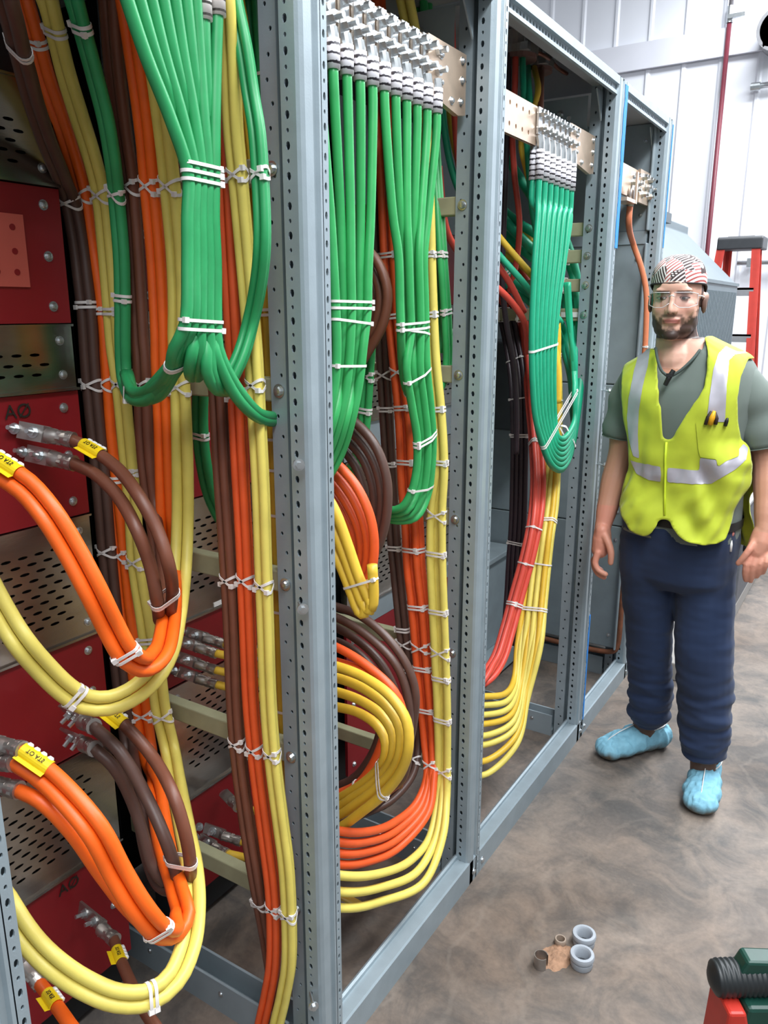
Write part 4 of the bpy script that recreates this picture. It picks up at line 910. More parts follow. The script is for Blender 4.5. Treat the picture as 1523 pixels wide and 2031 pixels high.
gl = merge(g2[:5], 'left green bundle of second bay'); gr_ = merge(g2[5:], 'right green bundle of second bay'); grl = merge(g2[7:], 'lower right green bundle'); gup = merge(g2[5:7], 'green pair rising beside the third post')
tie(gl, 697, 612, 2, gap=.012); tie(gl, 693, 634, 1); tie(gl, 690, 728, 1)
tie(gr_, 818, 646, 2, gap=.012); tie(gr_, 820, 662, 1)
tie(grl, 830, 738, 1); tie(grl, 846, 874, 2, gap=.009); tie(grl, 840, 968, 1)
tie(gup, 882, 735, 1, tilt=24); tie(gup, 886, 622, 2); tie(gup, 879, 510, 2); tie(gup, 812, 770, 1)
tie(merge(coil[:4], 'big yellow coil by the second post'), 775, 1546, 2, gap=.012); tie(merge(coil[4:6], 'orange loops behind the yellow coil'), 705, 1556, 1, w=.008)
tie(merge(yb2, 'small yellow coil by the second post'), 706, 1165, 1)
# third bay
tf = merge(g3[:7], 'teal bundle of the third bay')
tie(tf, 1076, 692, 1, w=.0065); tie(tf, 1088, 868, 2, gap=.008)
tie(merge(g3[:5], 'teal bend of the third bay'), 1131, 880, 1, w=.007)
tie([k3[10], k3[11]], 1006, 548, 2, phrase='slanting teal pair of third bay')
for px, py, n in ((1017,715,1),(1029,795,1),(1031,868,2),(1026,1078,2)): tie(pu3, px, py, n, gap=.008)
ym = merge(ye3b, 'yellow bunch of the third bay')
for px, py, n in ((1104,700,2),(1104,792,1),(1082,1030,2),(1063,1118,1),(1059,1208,2)): tie(ym, px, py, n, gap=.008)
for px, py, n in ((1060,880,2),(1055,1045,1),(1040,1115,1),(1018,1200,2)): tie(rd3, px, py, n, gap=.008)
tie(gw, 1277, 690, 1, phrase='ground wire in the last section')
label_ties()
# ties left hanging on the bars of the third bay
yb3 = 2.728 - .062 + .04 - .016
for i, (px, py, z, wd_) in enumerate(((989,627,1.585,'first'),(1001,628,1.585,'second'),(1026,627,1.585,'third'),(1122,495,1.776,''),(1117,565,1.682,''))):
    p = at(px, py, Y=yb3); mb = MB()
    w, h, d = .0035, .024, .017; yc = yb3 + .016
    for (a, b) in (((-w, -d-.002, -h), (w, -d, h)), ((-w, d, -h), (w, d+.002, h)), ((-w, -d, h), (w, d, h+.002)), ((-w, -d, -h-.002), (w, d, -h))):
        mb.box((p.x+a[0], yc+a[1], z+a[2]), (p.x+b[0], yc+b[1], z+b[2]))
    mb.box((p.x-.005, yc-d-.006, z-h+.004), (p.x+.005, yc-d, z-h+.014))
    o = mb.build('cable_tie', M['tie'])
    tag(o, ('%s white tie from the left around the lowest bar of the third bay' % wd_) if wd_ else 'white tie around the %s short bar beside the teal bundle' % ('second' if i == 3 else 'third'), 'cable tie', 'white nylon cable ties')
# sheet label on the lowest bar
p = at(1132, 628, Y=yb3)
o = MB().box((p.x-.035, yb3-.003, 1.577), (p.x+.035, yb3-.0012, 1.594)).build('paper_label', M['white']); tag(o, 'white paper label stuck on the lowest bar beside the teal bundle', 'label')
# ---------------------------------------------------------------- the man
MG = Vector((-.49, 2.60, 0)); MN = MG.normalized(); MA = Vector((MN.y, -MN.x, 0)); MBv = -MN     # MA to his left, MBv towards the camera
def atm(px, py, b=0.0):
    d = ray(px, py); return EYE + d * ((MG.length - b) / (d.x*MN.x + d.y*MN.y))
man = tag(empty('person', (MG.x, MG.y, 0)), 'man in lime safety vest, dark jeans and blue shoe covers, arms hanging', 'person')
def blob(mb, c, r, ax=None, n=16, m=10):
    c = Vector(c); A = ax or (Vector((1,0,0)), Vector((0,1,0)), Vector((0,0,1))); vs = []
    for j in range(m+1):
        t = math.pi*j/m
        for i in range(n):
            p = 2*math.pi*i/n; vs.append(c + A[0]*(r[0]*math.sin(t)*math.cos(p)) + A[1]*(r[1]*math.sin(t)*math.sin(p)) + A[2]*(r[2]*math.cos(t)))
    mb.add(vs, [(j*n+i, (j+1)*n+i, (j+1)*n+(i+1)%n, j*n+(i+1)%n) for j in range(m) for i in range(n)])
def limb(mb, pts, n=16, cap=True):
    P = [Vector(p[0]) for p in pts]; R = [p[1] for p in pts]
    # resample smoothly
    Q = catmull([(*p, ) for p in P], .02); L = [0]
    seg = [0]
    for a, b in zip(P, P[1:]): seg.append(seg[-1] + (b-a).length)
    tot = [0]
    for a, b in zip(Q, Q[1:]): tot.append(tot[-1] + (b-a).length)
    rr = []
    for t in tot:
        s = t/tot[-1]*seg[-1]; k = 0
        while k < len(seg)-2 and s > seg[k+1]: k += 1
        u = min(1, max(0, (s-seg[k])/max(seg[k+1]-seg[k], 1e-6))); u = u*u*(3-2*u); rr.append(R[k]*(1-u) + R[k+1]*u)
    mb.tube(Q, rr, n)
    if cap: blob(mb, Q[0], (rr[0],)*3, n=n); blob(mb, Q[-1], (rr[-1],)*3, n=n)
def remeshed(mb, voxel, smooth=6, fac=.5):
    me = bpy.data.meshes.new('tmp'); me.from_pydata([tuple(v) for v in mb.v], [], mb.f); me.update()
    ob = bpy.data.objects.new('tmp', me); COL.objects.link(ob)
    bm = bmesh.new(); bm.from_mesh(me); bmesh.ops.recalc_face_normals(bm, faces=bm.faces); bm.to_mesh(me); bm.free()
    r = ob.modifiers.new('r', 'REMESH'); r.mode = 'VOXEL'; r.voxel_size = voxel
    s = ob.modifiers.new('s', 'SMOOTH'); s.iterations = smooth; s.factor = fac
    dg = bpy.context.evaluated_depsgraph_get(); out = bpy.data.meshes.new_from_object(ob.evaluated_get(dg))
    bpy.data.objects.remove(ob); bpy.data.meshes.remove(me)
    vs = [v.co.copy() for v in out.vertices]; fs = [tuple(p.vertices) for p in out.polygons]; bpy.data.meshes.remove(out)
    return vs, fs
def mesh_part(name, vs, fs, mt, parent, smooth=True):
    m = MB(); m.add(vs, fs); return m.build(name, mt, parent, smooth=smooth)
# torso surface
def smooth_(a, b, x):
    t = min(1, max(0, (x-a)/(b-a))); return t*t*(3-2*t)
YT = math.radians(20)
TA = MA*math.cos(YT) + MBv*math.sin(YT); TB = MBv*math.cos(YT) - MA*math.sin(YT)
RINGS = [(.66, -.02, -.03, .172, .125), (.84, -.02, -.01, .180, .130), (.93, -.02, 0, .172, .126), (1.02, -.018, .0, .168, .124), (1.12, -.02, 0, .168, .124), (1.22, -.025, .0, .180, .128), (1.30, -.034, .0, .194, .128), (1.36, -.04, 0, .202, .120), (1.40, -.045, -.005, .196, .106), (1.430, -.050, -.01, .168, .092), (1.455, -.058, -.012, .120, .078), (1.475, -.066, -.012, .083, .066), (1.495, -.074, -.008, .064, .058), (1.53, -.078, -.004, .058, .056)]
def torso(z, phi, off=0.0):
    k = 0
    while k < len(RINGS)-2 and z > RINGS[k+1][0]: k += 1
    a, b = RINGS[k], RINGS[k+1]; t = min(1, max(0, (z-a[0])/(b[0]-a[0]))); 
    p0, p3 = RINGS[max(0,k-1)], RINGS[min(len(RINGS)-1,k+2)]
    def cr(i):
        m0 = (b[i]-p0[i])/max(b[0]-p0[0],1e-6)*(b[0]-a[0]); m1 = (p3[i]-a[i])/max(p3[0]-a[0],1e-6)*(b[0]-a[0])
        return (2*t**3-3*t*t+1)*a[i] + (t**3-2*t*t+t)*m0 + (-2*t**3+3*t*t)*b[i] + (t**3-t*t)*m1
    ca, cb, hw, hd = cr(1), cr(2), cr(3), cr(4)
    c, s = math.cos(phi), math.sin(phi)
    e = .78                                             # squarer than an ellipse
    ux = math.copysign(abs(s)**e, s); uy = math.copysign(abs(c)**e, c)
    p = MG + MA*ca + MBv*cb + TA*(ux*(hw+off)) + TB*(uy*(hd+off)); return Vector((p.x, p.y, z + .042*max(0, ux)*smooth_(1.34, 1.44, z)*smooth_(1.52, 1.48, z)))
# head frame: turned a little to his right
YH = math.radians(6)
HA = (MA*math.cos(YH) + MBv*math.sin(YH)).normalized(); HB = (MBv*math.cos(YH) - MA*math.sin(YH)).normalized(); HZ = Vector((0,0,1))
HB = (HB + HZ*-.02).normalized(); HZ = HA.cross(HB) if HA.cross(HB).z > 0 else HB.cross(HA)
HC = atm(1342, 596, .02)
def hd_(x, y, z): return HC + HA*x + HB*y + HZ*z
HX = (HA, HB, HZ)
bm_ = MB()
# torso core
n = 28; zs = [.88 + i*.03 for i in range(22)] + [1.53]; vs = [torso(z, 2*math.pi*i/n, -.014) for z in zs for i in range(n)]
bm_.add(vs, [(j*n+i, j*n+(i+1)%n, (j+1)*n+(i+1)%n, (j+1)*n+i) for j in range(len(zs)-1) for i in range(n)] + [tuple(range(n))[::-1], tuple((len(zs)-1)*n+i for i in range(n))])
limb(bm_, [(hd_(0,-.030,-.05), .056), (hd_(.003,-.034,-.10), .060), (hd_(.010,-.034,-.14), .067), (hd_(.016,-.03,-.18), .078)])
for c, r in (((0,-.014,.030),(.0735,.094,.090)), ((0,.016,-.028),(.068,.070,.084)), ((0,.024,-.080),(.058,.054,.036)), ((0,.066,-.100),(.024,.020,.017)),
             ((-.036,.050,-.022),(.026,.026,.027)), ((.036,.050,-.022),(.026,.026,.027)), ((-.026,.074,.030),(.027,.013,.010)), ((.026,.074,.030),(.027,.013,.010)),
             ((0,.076,.040),(.040,.014,.022)), ((-.0105,.092,-.029),(.0085,.011,.0085)), ((.0105,.092,-.029),(.0085,.011,.0085)), ((0,.100,-.027),(.0115,.013,.0105)),
             ((0,.0805,-.053),(.027,.009,.005)), ((0,.080,-.0620),(.022,.0095,.006)), ((-.077,-.012,-.008),(.008,.020,.030)), ((.078,-.012,-.008),(.009,.021,.031)), ((.081,-.020,.008),(.008,.014,.016)),
             ((-.046,.0,-.062),(.020,.045,.030)), ((.046,.0,-.062),(.020,.045,.030))): blob(bm_, hd_(*c), r, HX, 18, 12)
limb(bm_, [(hd_(0,.078,.022), .0085), (hd_(0,.090,.002), .0085), (hd_(0,.101,-.022), .0105)], 10)
# arms
armR = [(atm(1262,758,-.07), .056), (atm(1243,830,-.075), .050), (atm(1231,905,-.075), .043), (atm(1219,950,-.06), .044), (atm(1205,1005,-.03), .036), (atm(1195,1048,-.005), .027)]
armL = [(atm(1484,770,.05), .052), (atm(1508,840,.055), .050), (atm(1524,915,.06), .045), (atm(1526,960,.085), .047), (atm(1522,1010,.12), .038), (atm(1517,1052,.145), .029)]
limb(bm_, armR); limb(bm_, armL)
# hands
def finger(pts, r0, r1):
    P = [atm(*p) for p in pts]; limb(bm_, [(p, r0 + (r1-r0)*i/(len(P)-1)) for i, p in enumerate(P)], 10)
limb(bm_, [(atm(1195,1048,0), .027), (atm(1194,1070,.01), .032), (atm(1190,1090,.01), .029)])
for b_ in (.024, .0, -.024): limb(bm_, [(atm(1194,1052,b_*.7), .022), (atm(1186,1096,b_), .0165)])
for i, b_ in enumerate((.034, .012, -.010, -.031)):
    ln = (0, 6, 3, -8)[i]
    finger([(1186+i,1096,b_), (1180-i,1116+ln*.5,b_+.004), (1187-i*2,1131+ln,b_+.010), (1201-i*3,1139+ln,b_+.014)], .0122, .0092)
finger([(1199,1062,.028), (1207,1078,.044), (1212,1098,.052), (1211,1116,.05)], .0145, .0098)
limb(bm_, [(atm(1517,1052,.145), .028), (atm(1510,1075,.155), .030), (atm(1502,1092,.16), .026)])
for k, dx in enumerate((-14, -2, 10)): limb(bm_, [(atm(1515+dx*.5,1056,.15), .022), (atm(1501+dx,1098,.165), .0155)])
for i, (x0, x1, x2, x3, yl) in enumerate(((1487,1480,1477,1479,1150), (1499,1494,1490,1489,1152), (1511,1507,1503,1501,1143), (1521,1519,1516,1513,1135))):
    y0 = 1098 + i; finger([(x0,y0,.168), (x1,y0+(yl-y0)*.42,.182), (x2,y0+(yl-y0)*.76,.176), (x3,yl,.165)], .0102, .008)
finger([(1497,1072,.165), (1486,1090,.185), (1474,1106,.188), (1464,1117,.184)], .0118, .0085)
# legs under the jeans
legR = [(1288,1075,-.01,.085), (1287,1150,-.02,.08), (1287,1270,-.06,.06), (1284,1360,-.11,.055), (1278,1440,-.16,.042), (1274,1475,-.19,.042)]
legL = [(1402,1075,.0,.085), (1399,1160,.01,.08), (1395,1290,.03,.062), (1395,1400,.02,.055), (1394,1525,.03,.042), (1393,1560,.03,.042)]
for lg in (legR, legL): limb(bm_, [(atm(x,y,b), r) for x, y, b, r in lg])
bv, bf = remeshed(bm_, .0034, 5, .45)
# skin, beard, brow and lip colour kept as a point colour of the body mesh
def smooth_(a, b, x):
    t = min(1, max(0, (x-a)/(b-a))); return t*t*(3-2*t)
SK = Vector(lin((226,176,156))); SKR = Vector(lin((216,142,122))); BD = Vector(lin((52,36,32))); LP = Vector(lin((186,108,100))); HRR = Vector(lin((40,28,26))); ARM = Vector(lin((200,146,122)))
def tint(p):
    d = p - HC; x, y, z = d.dot(HA), d.dot(HB), d.dot(HZ)
    nz = noise.noise(p*60)*.006 + noise.noise(p*220)*.004
    c = SK.copy()
    if z < -.20 or abs(x) > .13:
        c = ARM.lerp(SKR, .5 + .5*noise.noise(p*18)) if p.z < .97 else ARM.copy()
        if p.z < .35: c = Vector(lin((96,72,60)))
        return c
    if y > -.03:
        # cheeks a little redder
        c = c.lerp(SKR, .35*smooth_(.03, .0, math.hypot(abs(x)-.038, z+.022)))
        # full beard along the jaw, moustache, chin
        edge = -.040 - .9*max(0, .055 - abs(x))**1.0 + nz                       # cheek line falls towards the mouth
        m = smooth_(edge + .006, edge - .010, z) if abs(x) > .026 else 0
        chin = smooth_(-.076 + nz, -.088 + nz, z) if abs(x) <= .040 else 0
        side = smooth_(.060, .068, abs(x) + nz) * smooth_(.028, .0, z) if y < .05 else 0
        mous = smooth_(.007, .002, abs(z + .042 + .10*max(0, abs(x)-.010))) * smooth_(.034, .028, abs(x)) if y > .06 else 0
        corner = smooth_(.008, .003, abs(abs(x)-.031)) * smooth_(-.044, -.050, z) * smooth_(-.095, -.085, z)
        soul = smooth_(.010,.005,abs(x)) * smooth_(-.071,-.074,z) * smooth_(-.09,-.08,z) * .5
        w = max(m*.96, chin*.97, side*.85, mous*.62, corner*.75, soul)
        under = smooth_(-.125, -.10, z)
        if z < -.10: w = max(w, .9) * under if z < -.112 else w
        c = c.lerp(BD, min(1, w))
        if y > .07:
            lip = smooth_(.029, .022, abs(x)) * smooth_(.0085, .0055, abs(z + .0575 + .10*abs(x)))
            c = c.lerp(LP, lip*.85); c = c.lerp(Vector(lin((120,60,56))), .8*smooth_(.0022,.001,abs(z+.0582+.05*abs(x)))*smooth_(.026,.022,abs(x)))
        br = smooth_(.0055, .003, abs(z - .024 - .06*min(.02, abs(abs(x)-.015)) + (.0 if abs(x) < .04 else .3*(abs(x)-.04)))) * smooth_(.008,.012,abs(x)) * smooth_(.054,.046,abs(x)) if y > .03 else 0
        c = c.lerp(HRR, br*.85)
        nost = smooth_(.0045,.002,math.hypot(abs(x)-.007, (z+.036)*1.3)) if y > .085 else 0
        c = c.lerp(BD, nost*.8)
    if y < .01 and z > -.06 and z < .06 and abs(x) < .0745: c = c.lerp(HRR, .85*smooth_(-.05,-.03,z))
    return c
mb = MB(); mb.add(bv, bf); mskin = bpy.data.materials.new('skin'); mskin.use_nodes = True
nt = mskin.node_tree; b_ = nt.nodes['Principled BSDF']; at_ = nt.nodes.new('ShaderNodeAttribute'); at_.attribute_name = 'tint'; nt.links.new(at_.outputs['Color'], b_.inputs['Base Color'])
b_.inputs['Roughness'].default_value = .5; b_.inputs['Subsurface Weight'].default_value = .08; b_.inputs['Subsurface Radius'].default_value = (.01,.004,.002); b_.inputs['Specular IOR Level'].default_value = .4
nn = nt.nodes.new('ShaderNodeTexNoise'); nn.inputs['Scale'].default_value = 260; bp = nt.nodes.new('ShaderNodeBump'); bp.inputs['Strength'].default_value = .08; bp.inputs['Distance'].default_value = .002
tcx = nt.nodes.new('ShaderNodeTexCoord'); nt.links.new(tcx.outputs['Object'], nn.inputs['Vector']); nt.links.new(nn.outputs['Fac'], bp.inputs['Height']); nt.links.new(bp.outputs[0], b_.inputs['Normal'])
body = mb.build('body', mskin, man, smooth=True)
ca = body.data.attributes.new('tint', 'FLOAT_COLOR', 'POINT'); flat = []
for v in bv: flat += [*tint(v), 1.0]
ca.data.foreach_set('color', flat)
# eyes
M['eye'] = mat('eye_white', (150,134,130), .25); M['iris'] = mat('dark_iris', (42,28,22), .2)
for sx in (-1, 1):
    m = MB(); c = hd_(sx*.031, .0705, .007); blob(m, c, (.0145,.0088,.0048), HX, 14, 10); e = m.build('eye', M['eye'], man, smooth=True)
    m = MB(); blob(m, hd_(sx*.031-.001, .0772, .0068), (.0058,.0032,.0042), HX, 12, 8); m.build('iris', M['iris'], e, smooth=True)
    m = MB(); m.tube([hd_(sx*.031 + (k-3)*.0052, .0775 - .0012*abs(k-3)**1.5, .0128 - .0008*abs(k-3)**1.6) for k in range(7)], .0024, 8); m.build('eyelid', mat('eyelid', (120,80,70), .6), e, smooth=True)
# safety glasses
gl_ = bpy.data.materials.new('clear_lens'); gl_.use_nodes = True; nt = gl_.node_tree; nt.nodes.clear()
o_ = nt.nodes.new('ShaderNodeOutputMaterial'); tr = nt.nodes.new('ShaderNodeBsdfTransparent'); gs = nt.nodes.new('ShaderNodeBsdfGlossy'); mx = nt.nodes.new('ShaderNodeMixShader'); mx.inputs[0].default_value = .20
tr.inputs[0].default_value = (.95,.95,.96,1); gs.inputs['Roughness'].default_value = .08; nt.links.new(tr.outputs[0], mx.inputs[1]); nt.links.new(gs.outputs[0], mx.inputs[2]); nt.links.new(mx.outputs[0], o_.inputs[0])
M['frame'] = mat('clear_frame', (214,206,206), .25, 0, .03)
for sx in (-1, 1):
    m = MB(); vs = []; nu, nv = 10, 6
    for j in range(nv+1):
        for i in range(nu+1):
            u = i/nu; v = j/nv; x = .006 + u*.062; dx = x
            top = .024 - .010*max(0, u-.75)*2; bot = -.019 + .012*(1-min(1,u*4)) + .012*max(0,u-.7)*2
            vs.append(hd_(sx*x, .106 - 9.0*max(0, x-.012)**2 - .6*max(0, x-.05), bot + (top-bot)*v))
    m.add(vs, [(j*(nu+1)+i, j*(nu+1)+i+1, (j+1)*(nu+1)+i+1, (j+1)*(nu+1)+i) for j in range(nv) for i in range(nu)])
    g = m.build('glasses_lens', gl_, man, smooth=True)
    m = MB(); rim = [vs[i] for i in range(nu+1)] + [vs[j*(nu+1)+nu] for j in range(1,nv+1)] + [vs[nv*(nu+1)+i] for i in range(nu-1,-1,-1)]
    m.tube(rim, .0011, 6); m.build('lens_rim', M['frame'], g, smooth=True)
    m = MB(); m.tube([hd_(sx*.068,.066,.014), hd_(sx*.076,.045,.013), hd_(sx*.079,.0,.008), hd_(sx*.078,-.02,.0)], .0018, 6); m.build('temple', M['frame'], g, smooth=True)
m = MB(); m.tube([hd_(-.008,.104,.012), hd_(0,.107,.016), hd_(.008,.104,.012)], .002, 6); m.build('glasses_bridge', M['frame'], man, smooth=True)
# patterned welder's cap
def cap_material():
    m = bpy.data.materials.new('patterned_cap'); m.use_nodes = True; nt = m.node_tree; b = nt.nodes['Principled BSDF']; N = nt.nodes.new; L = nt.links.new
    tc = N('ShaderNodeTexCoord'); vo = N('ShaderNodeTexVoronoi'); vo.inputs['Scale'].default_value = 26; L(tc.outputs['Object'], vo.inputs['Vector'])
    def wave(sc, rot):
        mp = N('ShaderNodeMapping'); mp.inputs['Rotation'].default_value = rot; L(tc.outputs['Object'], mp.inputs[0]); w = N('ShaderNodeTexWave'); w.inputs['Scale'].default_value = sc; w.bands_direction = 'X'; L(mp.outputs[0], w.inputs['Vector']); return w
    w1 = wave(34, (0, .5, .2)); w2 = wave(34, (0, -.8, .2)); w3 = wave(60, (0, 1.57, .3))
    sep = N('ShaderNodeSeparateColor'); L(vo.outputs['Color'], sep.inputs[0])
    def step(src, t):
        s = N('ShaderNodeMath'); s.operation = 'GREATER_THAN'; s.inputs[1].default_value = t; L(src, s.inputs[0]); return s.outputs[0]
    def mix(f, a, bb):
        x = N('ShaderNodeMix'); x.data_type = 'RGBA'
        if isinstance(f, float): x.inputs[0].default_value = f
        else: L(f, x.inputs[0])
        for k, q in ((6, a), (7, bb)):
            if isinstance(q, tuple): x.inputs[k].default_value = q + (1,)
            else: L(q, x.inputs[k])
        return x.outputs[2]
    dk = lin((72,56,56)); wh = lin((236,228,226)); rd = lin((176,88,84))
    pa = mix(step(w1.outputs['Fac'], .58), dk, wh); pb = mix(step(w2.outputs['Fac'], .6), dk, wh); ml = N('ShaderNodeMath'); ml.operation = 'MULTIPLY'; L(w3.outputs['Fac'], ml.inputs[0]); L(w1.outputs['Fac'], ml.inputs[1]); pc = mix(step(ml.outputs[0], .3), dk, wh)
    pd = mix(step(w2.outputs['Fac'], .62), wh, rd)
    c = mix(step(sep.outputs[0], .45), pa, pb); c = mix(step(sep.outputs[1], .72), c, pc); c = mix(step(sep.outputs[2], .78), c, pd)
    L(c, b.inputs['Base Color']); b.inputs['Roughness'].default_value = .8; return m
m = MB(); nu, nv = 40, 16; vs = []
for j in range(nv+1):
    for i in range(nu):
        p = 2*math.pi*i/nu; cz = math.cos(p)                               # p=0 is the forehead
        low = .046 + .004*cz - .038*smooth_(.3, -1, cz)
        t = j/nv; zt = .134; z0 = low
        ang = t*math.pi/2
        r = math.cos(ang)**.75 if ang < 1.5 else 0
        bulge = 1.0 + .05*math.sin(ang*2) + .02*noise.noise((math.cos(p)*3, math.sin(p)*3, t*4))
        vs.append(hd_(math.sin(p)*.0795*r*bulge, -.014 + math.cos(p)*.1005*r*bulge, z0 + (zt-z0)*math.sin(ang)))
m.add(vs, [(j*nu+i, j*nu+(i+1)%nu, (j+1)*nu+(i+1)%nu, (j+1)*nu+i) for j in range(nv) for i in range(nu)])
cap = m.build('cap', cap_material(), man, smooth=True); sd = cap.modifiers.new('s', 'SUBSURF'); sd.levels = 1; sd.render_levels = 1
m = MB(); m.tube(vs[:nu] + [vs[0]], .0028, 6); m.build('cap_band', mat('cap_band', (40,34,34), .8), cap, smooth=True)
# clothes cut from offset torso sheets
def inside(poly, x, y):
    c = False; j = len(poly)-1
    for i in range(len(poly)):
        (xi, yi), (xj, yj) = poly[i], poly[j]
        if (yi > y) != (yj > y) and x < (xj-xi)*(y-yi)/(yj-yi) + xi: c = not c
        j = i
    return c
def sheet(fn, keep, nphi, zs, p0=-math.pi, p1=math.pi):
    """surface patch over the torso; boundary verts are smoothed so hems are clean"""
    V_ = [[fn(z, p0 + (p1-p0)*i/nphi) for i in range(nphi+1)] for z in zs]
    K = [[keep(V_[j][i], p0 + (p1-p0)*i/nphi, zs[j]) for i in range(nphi+1)] for j in range(len(zs))]
    idx = {}; vs = []; fs = []
    def vid(j, i):
        if (j, i) not in idx: idx[(j, i)] = len(vs); vs.append(V_[j][i])
        return idx[(j, i)]
    for j in range(len(zs)-1):
        for i in range(nphi):
            if K[j][i] + K[j][i+1] + K[j+1][i] + K[j+1][i+1] >= 3: fs.append((vid(j,i), vid(j,i+1), vid(j+1,i+1), vid(j+1,i)))
    ed = {}
    for f in fs:
        for a, b in zip(f, f[1:]+f[:1]): ed[tuple(sorted((a,b)))] = ed.get(tuple(sorted((a,b))), 0) + 1
    nb = {}
    for (a, b), c in ed.items():
        if c == 1: nb.setdefault(a, []).append(b); nb.setdefault(b, []).append(a)
    for _ in range(6):
        nw = {v: (vs[v]*.4 + (vs[q[0]] + vs[q[1]])*.3) for v, q in nb.items() if len(q) == 2}
        for v, p in nw.items(): vs[v] = p
    return vs, fs
def folds(z, phi, amp):
    return amp*(noise.noise((phi*2.2 + z*3, z*9, 3.3)) + .6*noise.noise((phi*5 - z*8, z*16, 8.1)))
def vest_fn(off):
    def f(z, phi):
        k = smooth_(1.15, .88, z); s = math.sin(phi)
        flare = .016 + .026*k + .045*smooth_(.3,1,s)*smooth_(1.0,1.12,z)*smooth_(1.24,1.16,z) + .02*smooth_(-.3,-1,s)*smooth_(1.02,.95,z)
        flare = .012 + (flare-.012)*smooth_(2.1, 1.6, abs(phi))
        return torso(z, phi, off + flare + folds(z, phi, .006 + .014*smooth_(1.24, 1.05, z)) + .005*smooth_(1.22,1.1,z)*math.sin(phi*9 + z*34 + 2*noise.noise((phi, z*4, 0)))*smooth_(.0,.5,phi))
    return f
VP = [(1244,708),(1270,697),(1303,688),(1304,730),(1307,770),(1319,873),(1329,873),(1360,822),(1393,775),(1400,740),(1403,700),(1394,655),(1420,660),(1465,684),(1503,712),(1484,716),(1470,745),(1463,790),(1464,835),(1470,872),(1486,885),(1493,925),(1490,962),(1468,990),(1456,1010),(1450,1040),(1440,1070),(1420,1080),(1395,1083),(1360,1076),(1342,1062),(1330,1040),(1324,1028),(1314,1028),(1305,1042),(1292,1059),(1275,1064),(1250,1055),(1232,1024),(1228,1000),(1236,960),(1247,925),(1246,880),(1236,830),(1231,780),(1234,735)]
def facing(p, phi): return -2.05 < phi < 2.0
def keep_vest(p, phi, z):
    if -1.75 < phi < 1.75:
        x, y = proj(p); return inside(VP, x, y)
    return .87 < z < 1.455 - .0*z and not (abs(abs(phi)-math.pi/2) < .45 and z > 1.26)
zs = [.84 + i*.0042 for i in range(int((1.49-.84)/.0042))]
M['vest'] = mat('lime_hi_vis_mesh', (188,200,48), .75, 0, .09, 14, .12, 900, sheen=.2)
M['silver_tape'] = mat('reflective_tape', (186,182,192), .4, .25, .04, 40)
V1, F1 = sheet(vest_fn(0), keep_vest, 230, zs)
vest = mesh_part('safety_vest', V1, F1, M['vest'], man); sm = vest.modifiers.new('t', 'SOLIDIFY'); sm.thickness = .0025; sm.offset = 0
def on_vest(px, py, lift=.004):
    best = None
    for v in V1:
        x, y = proj(v)
        if abs(x-px) < 3.5 and abs(y-py) < 3.5:
            d = depth(v)
            if best is None or d < best: best = d
    return EYE + ray(px, py)*((best or depth(atm(px, py, .14))) - lift)
def patch(name, poly, mt, off, parent):
    xs_ = [q[0] for q in poly]
    v, f = sheet(vest_fn(off), lambda p, phi, z: inside(poly, *proj(p)), 460, [.84 + i*.0021 for i in range(int((1.49-.84)/.0021))], -1.9, 1.9)
    # keep the one piece that belongs to the strip
    par = list(range(len(v)))
    def root(a):
        while par[a] != a: par[a] = par[par[a]]; a = par[a]
        return a
    for q in f:
        for k in q[1:]: par[root(q[0])] = root(k)
    cnt = {}
    for q in f: cnt[root(q[0])] = cnt.get(root(q[0]), 0) + 1
    best = max(cnt, key=cnt.get); f = [q for q in f if root(q[0]) == best]; used = sorted({k for q in f for k in q}); ren = {k: i for i, k in enumerate(used)}
    o = mesh_part(name, [v[k] for k in used], [tuple(ren[k] for k in q) for q in f], mt, parent); return o
for poly in ([(1266,699),(1290,689),(1285,725),(1275,765),(1267,815),(1265,865),(1268,910),(1255,905),(1246,868),(1243,830),(1246,790),(1256,740)],
             [(1424,700),(1440,684),(1462,682),(1482,700),(1458,704),(1446,716),(1442,760),(1438,838),(1400,838),(1406,790),(1414,735)],
             [(1249,912),(1264,917),(1311,925),(1311,957),(1285,952),(1262,940)],
             [(1322,927),(1386,933),(1388,908),(1422,911),(1422,925),(1456,902),(1474,880),(1484,888),(1480,912),(1458,932),(1430,948),(1410,960),(1380,961),(1322,957)]):
    patch('reflective_strip', poly, M['silver_tape'], .003, vest)
pk = patch('chest_pocket', [(1379,836),(1442,843),(1460,838),(1466,872),(1466,905),(1440,915),(1424,926),(1420,912),(1388,907),(1384,890)], M['vest'], .0045, vest)
zp = MB(); zp.tube([on_vest(1321,877), on_vest(1319,910), on_vest(1319,945), on_vest(1318,985), on_vest(1318,1022)], .0036, 8); zp.build('zipper', mat('lime_zipper', (196,214,40), .6), vest, smooth=True)
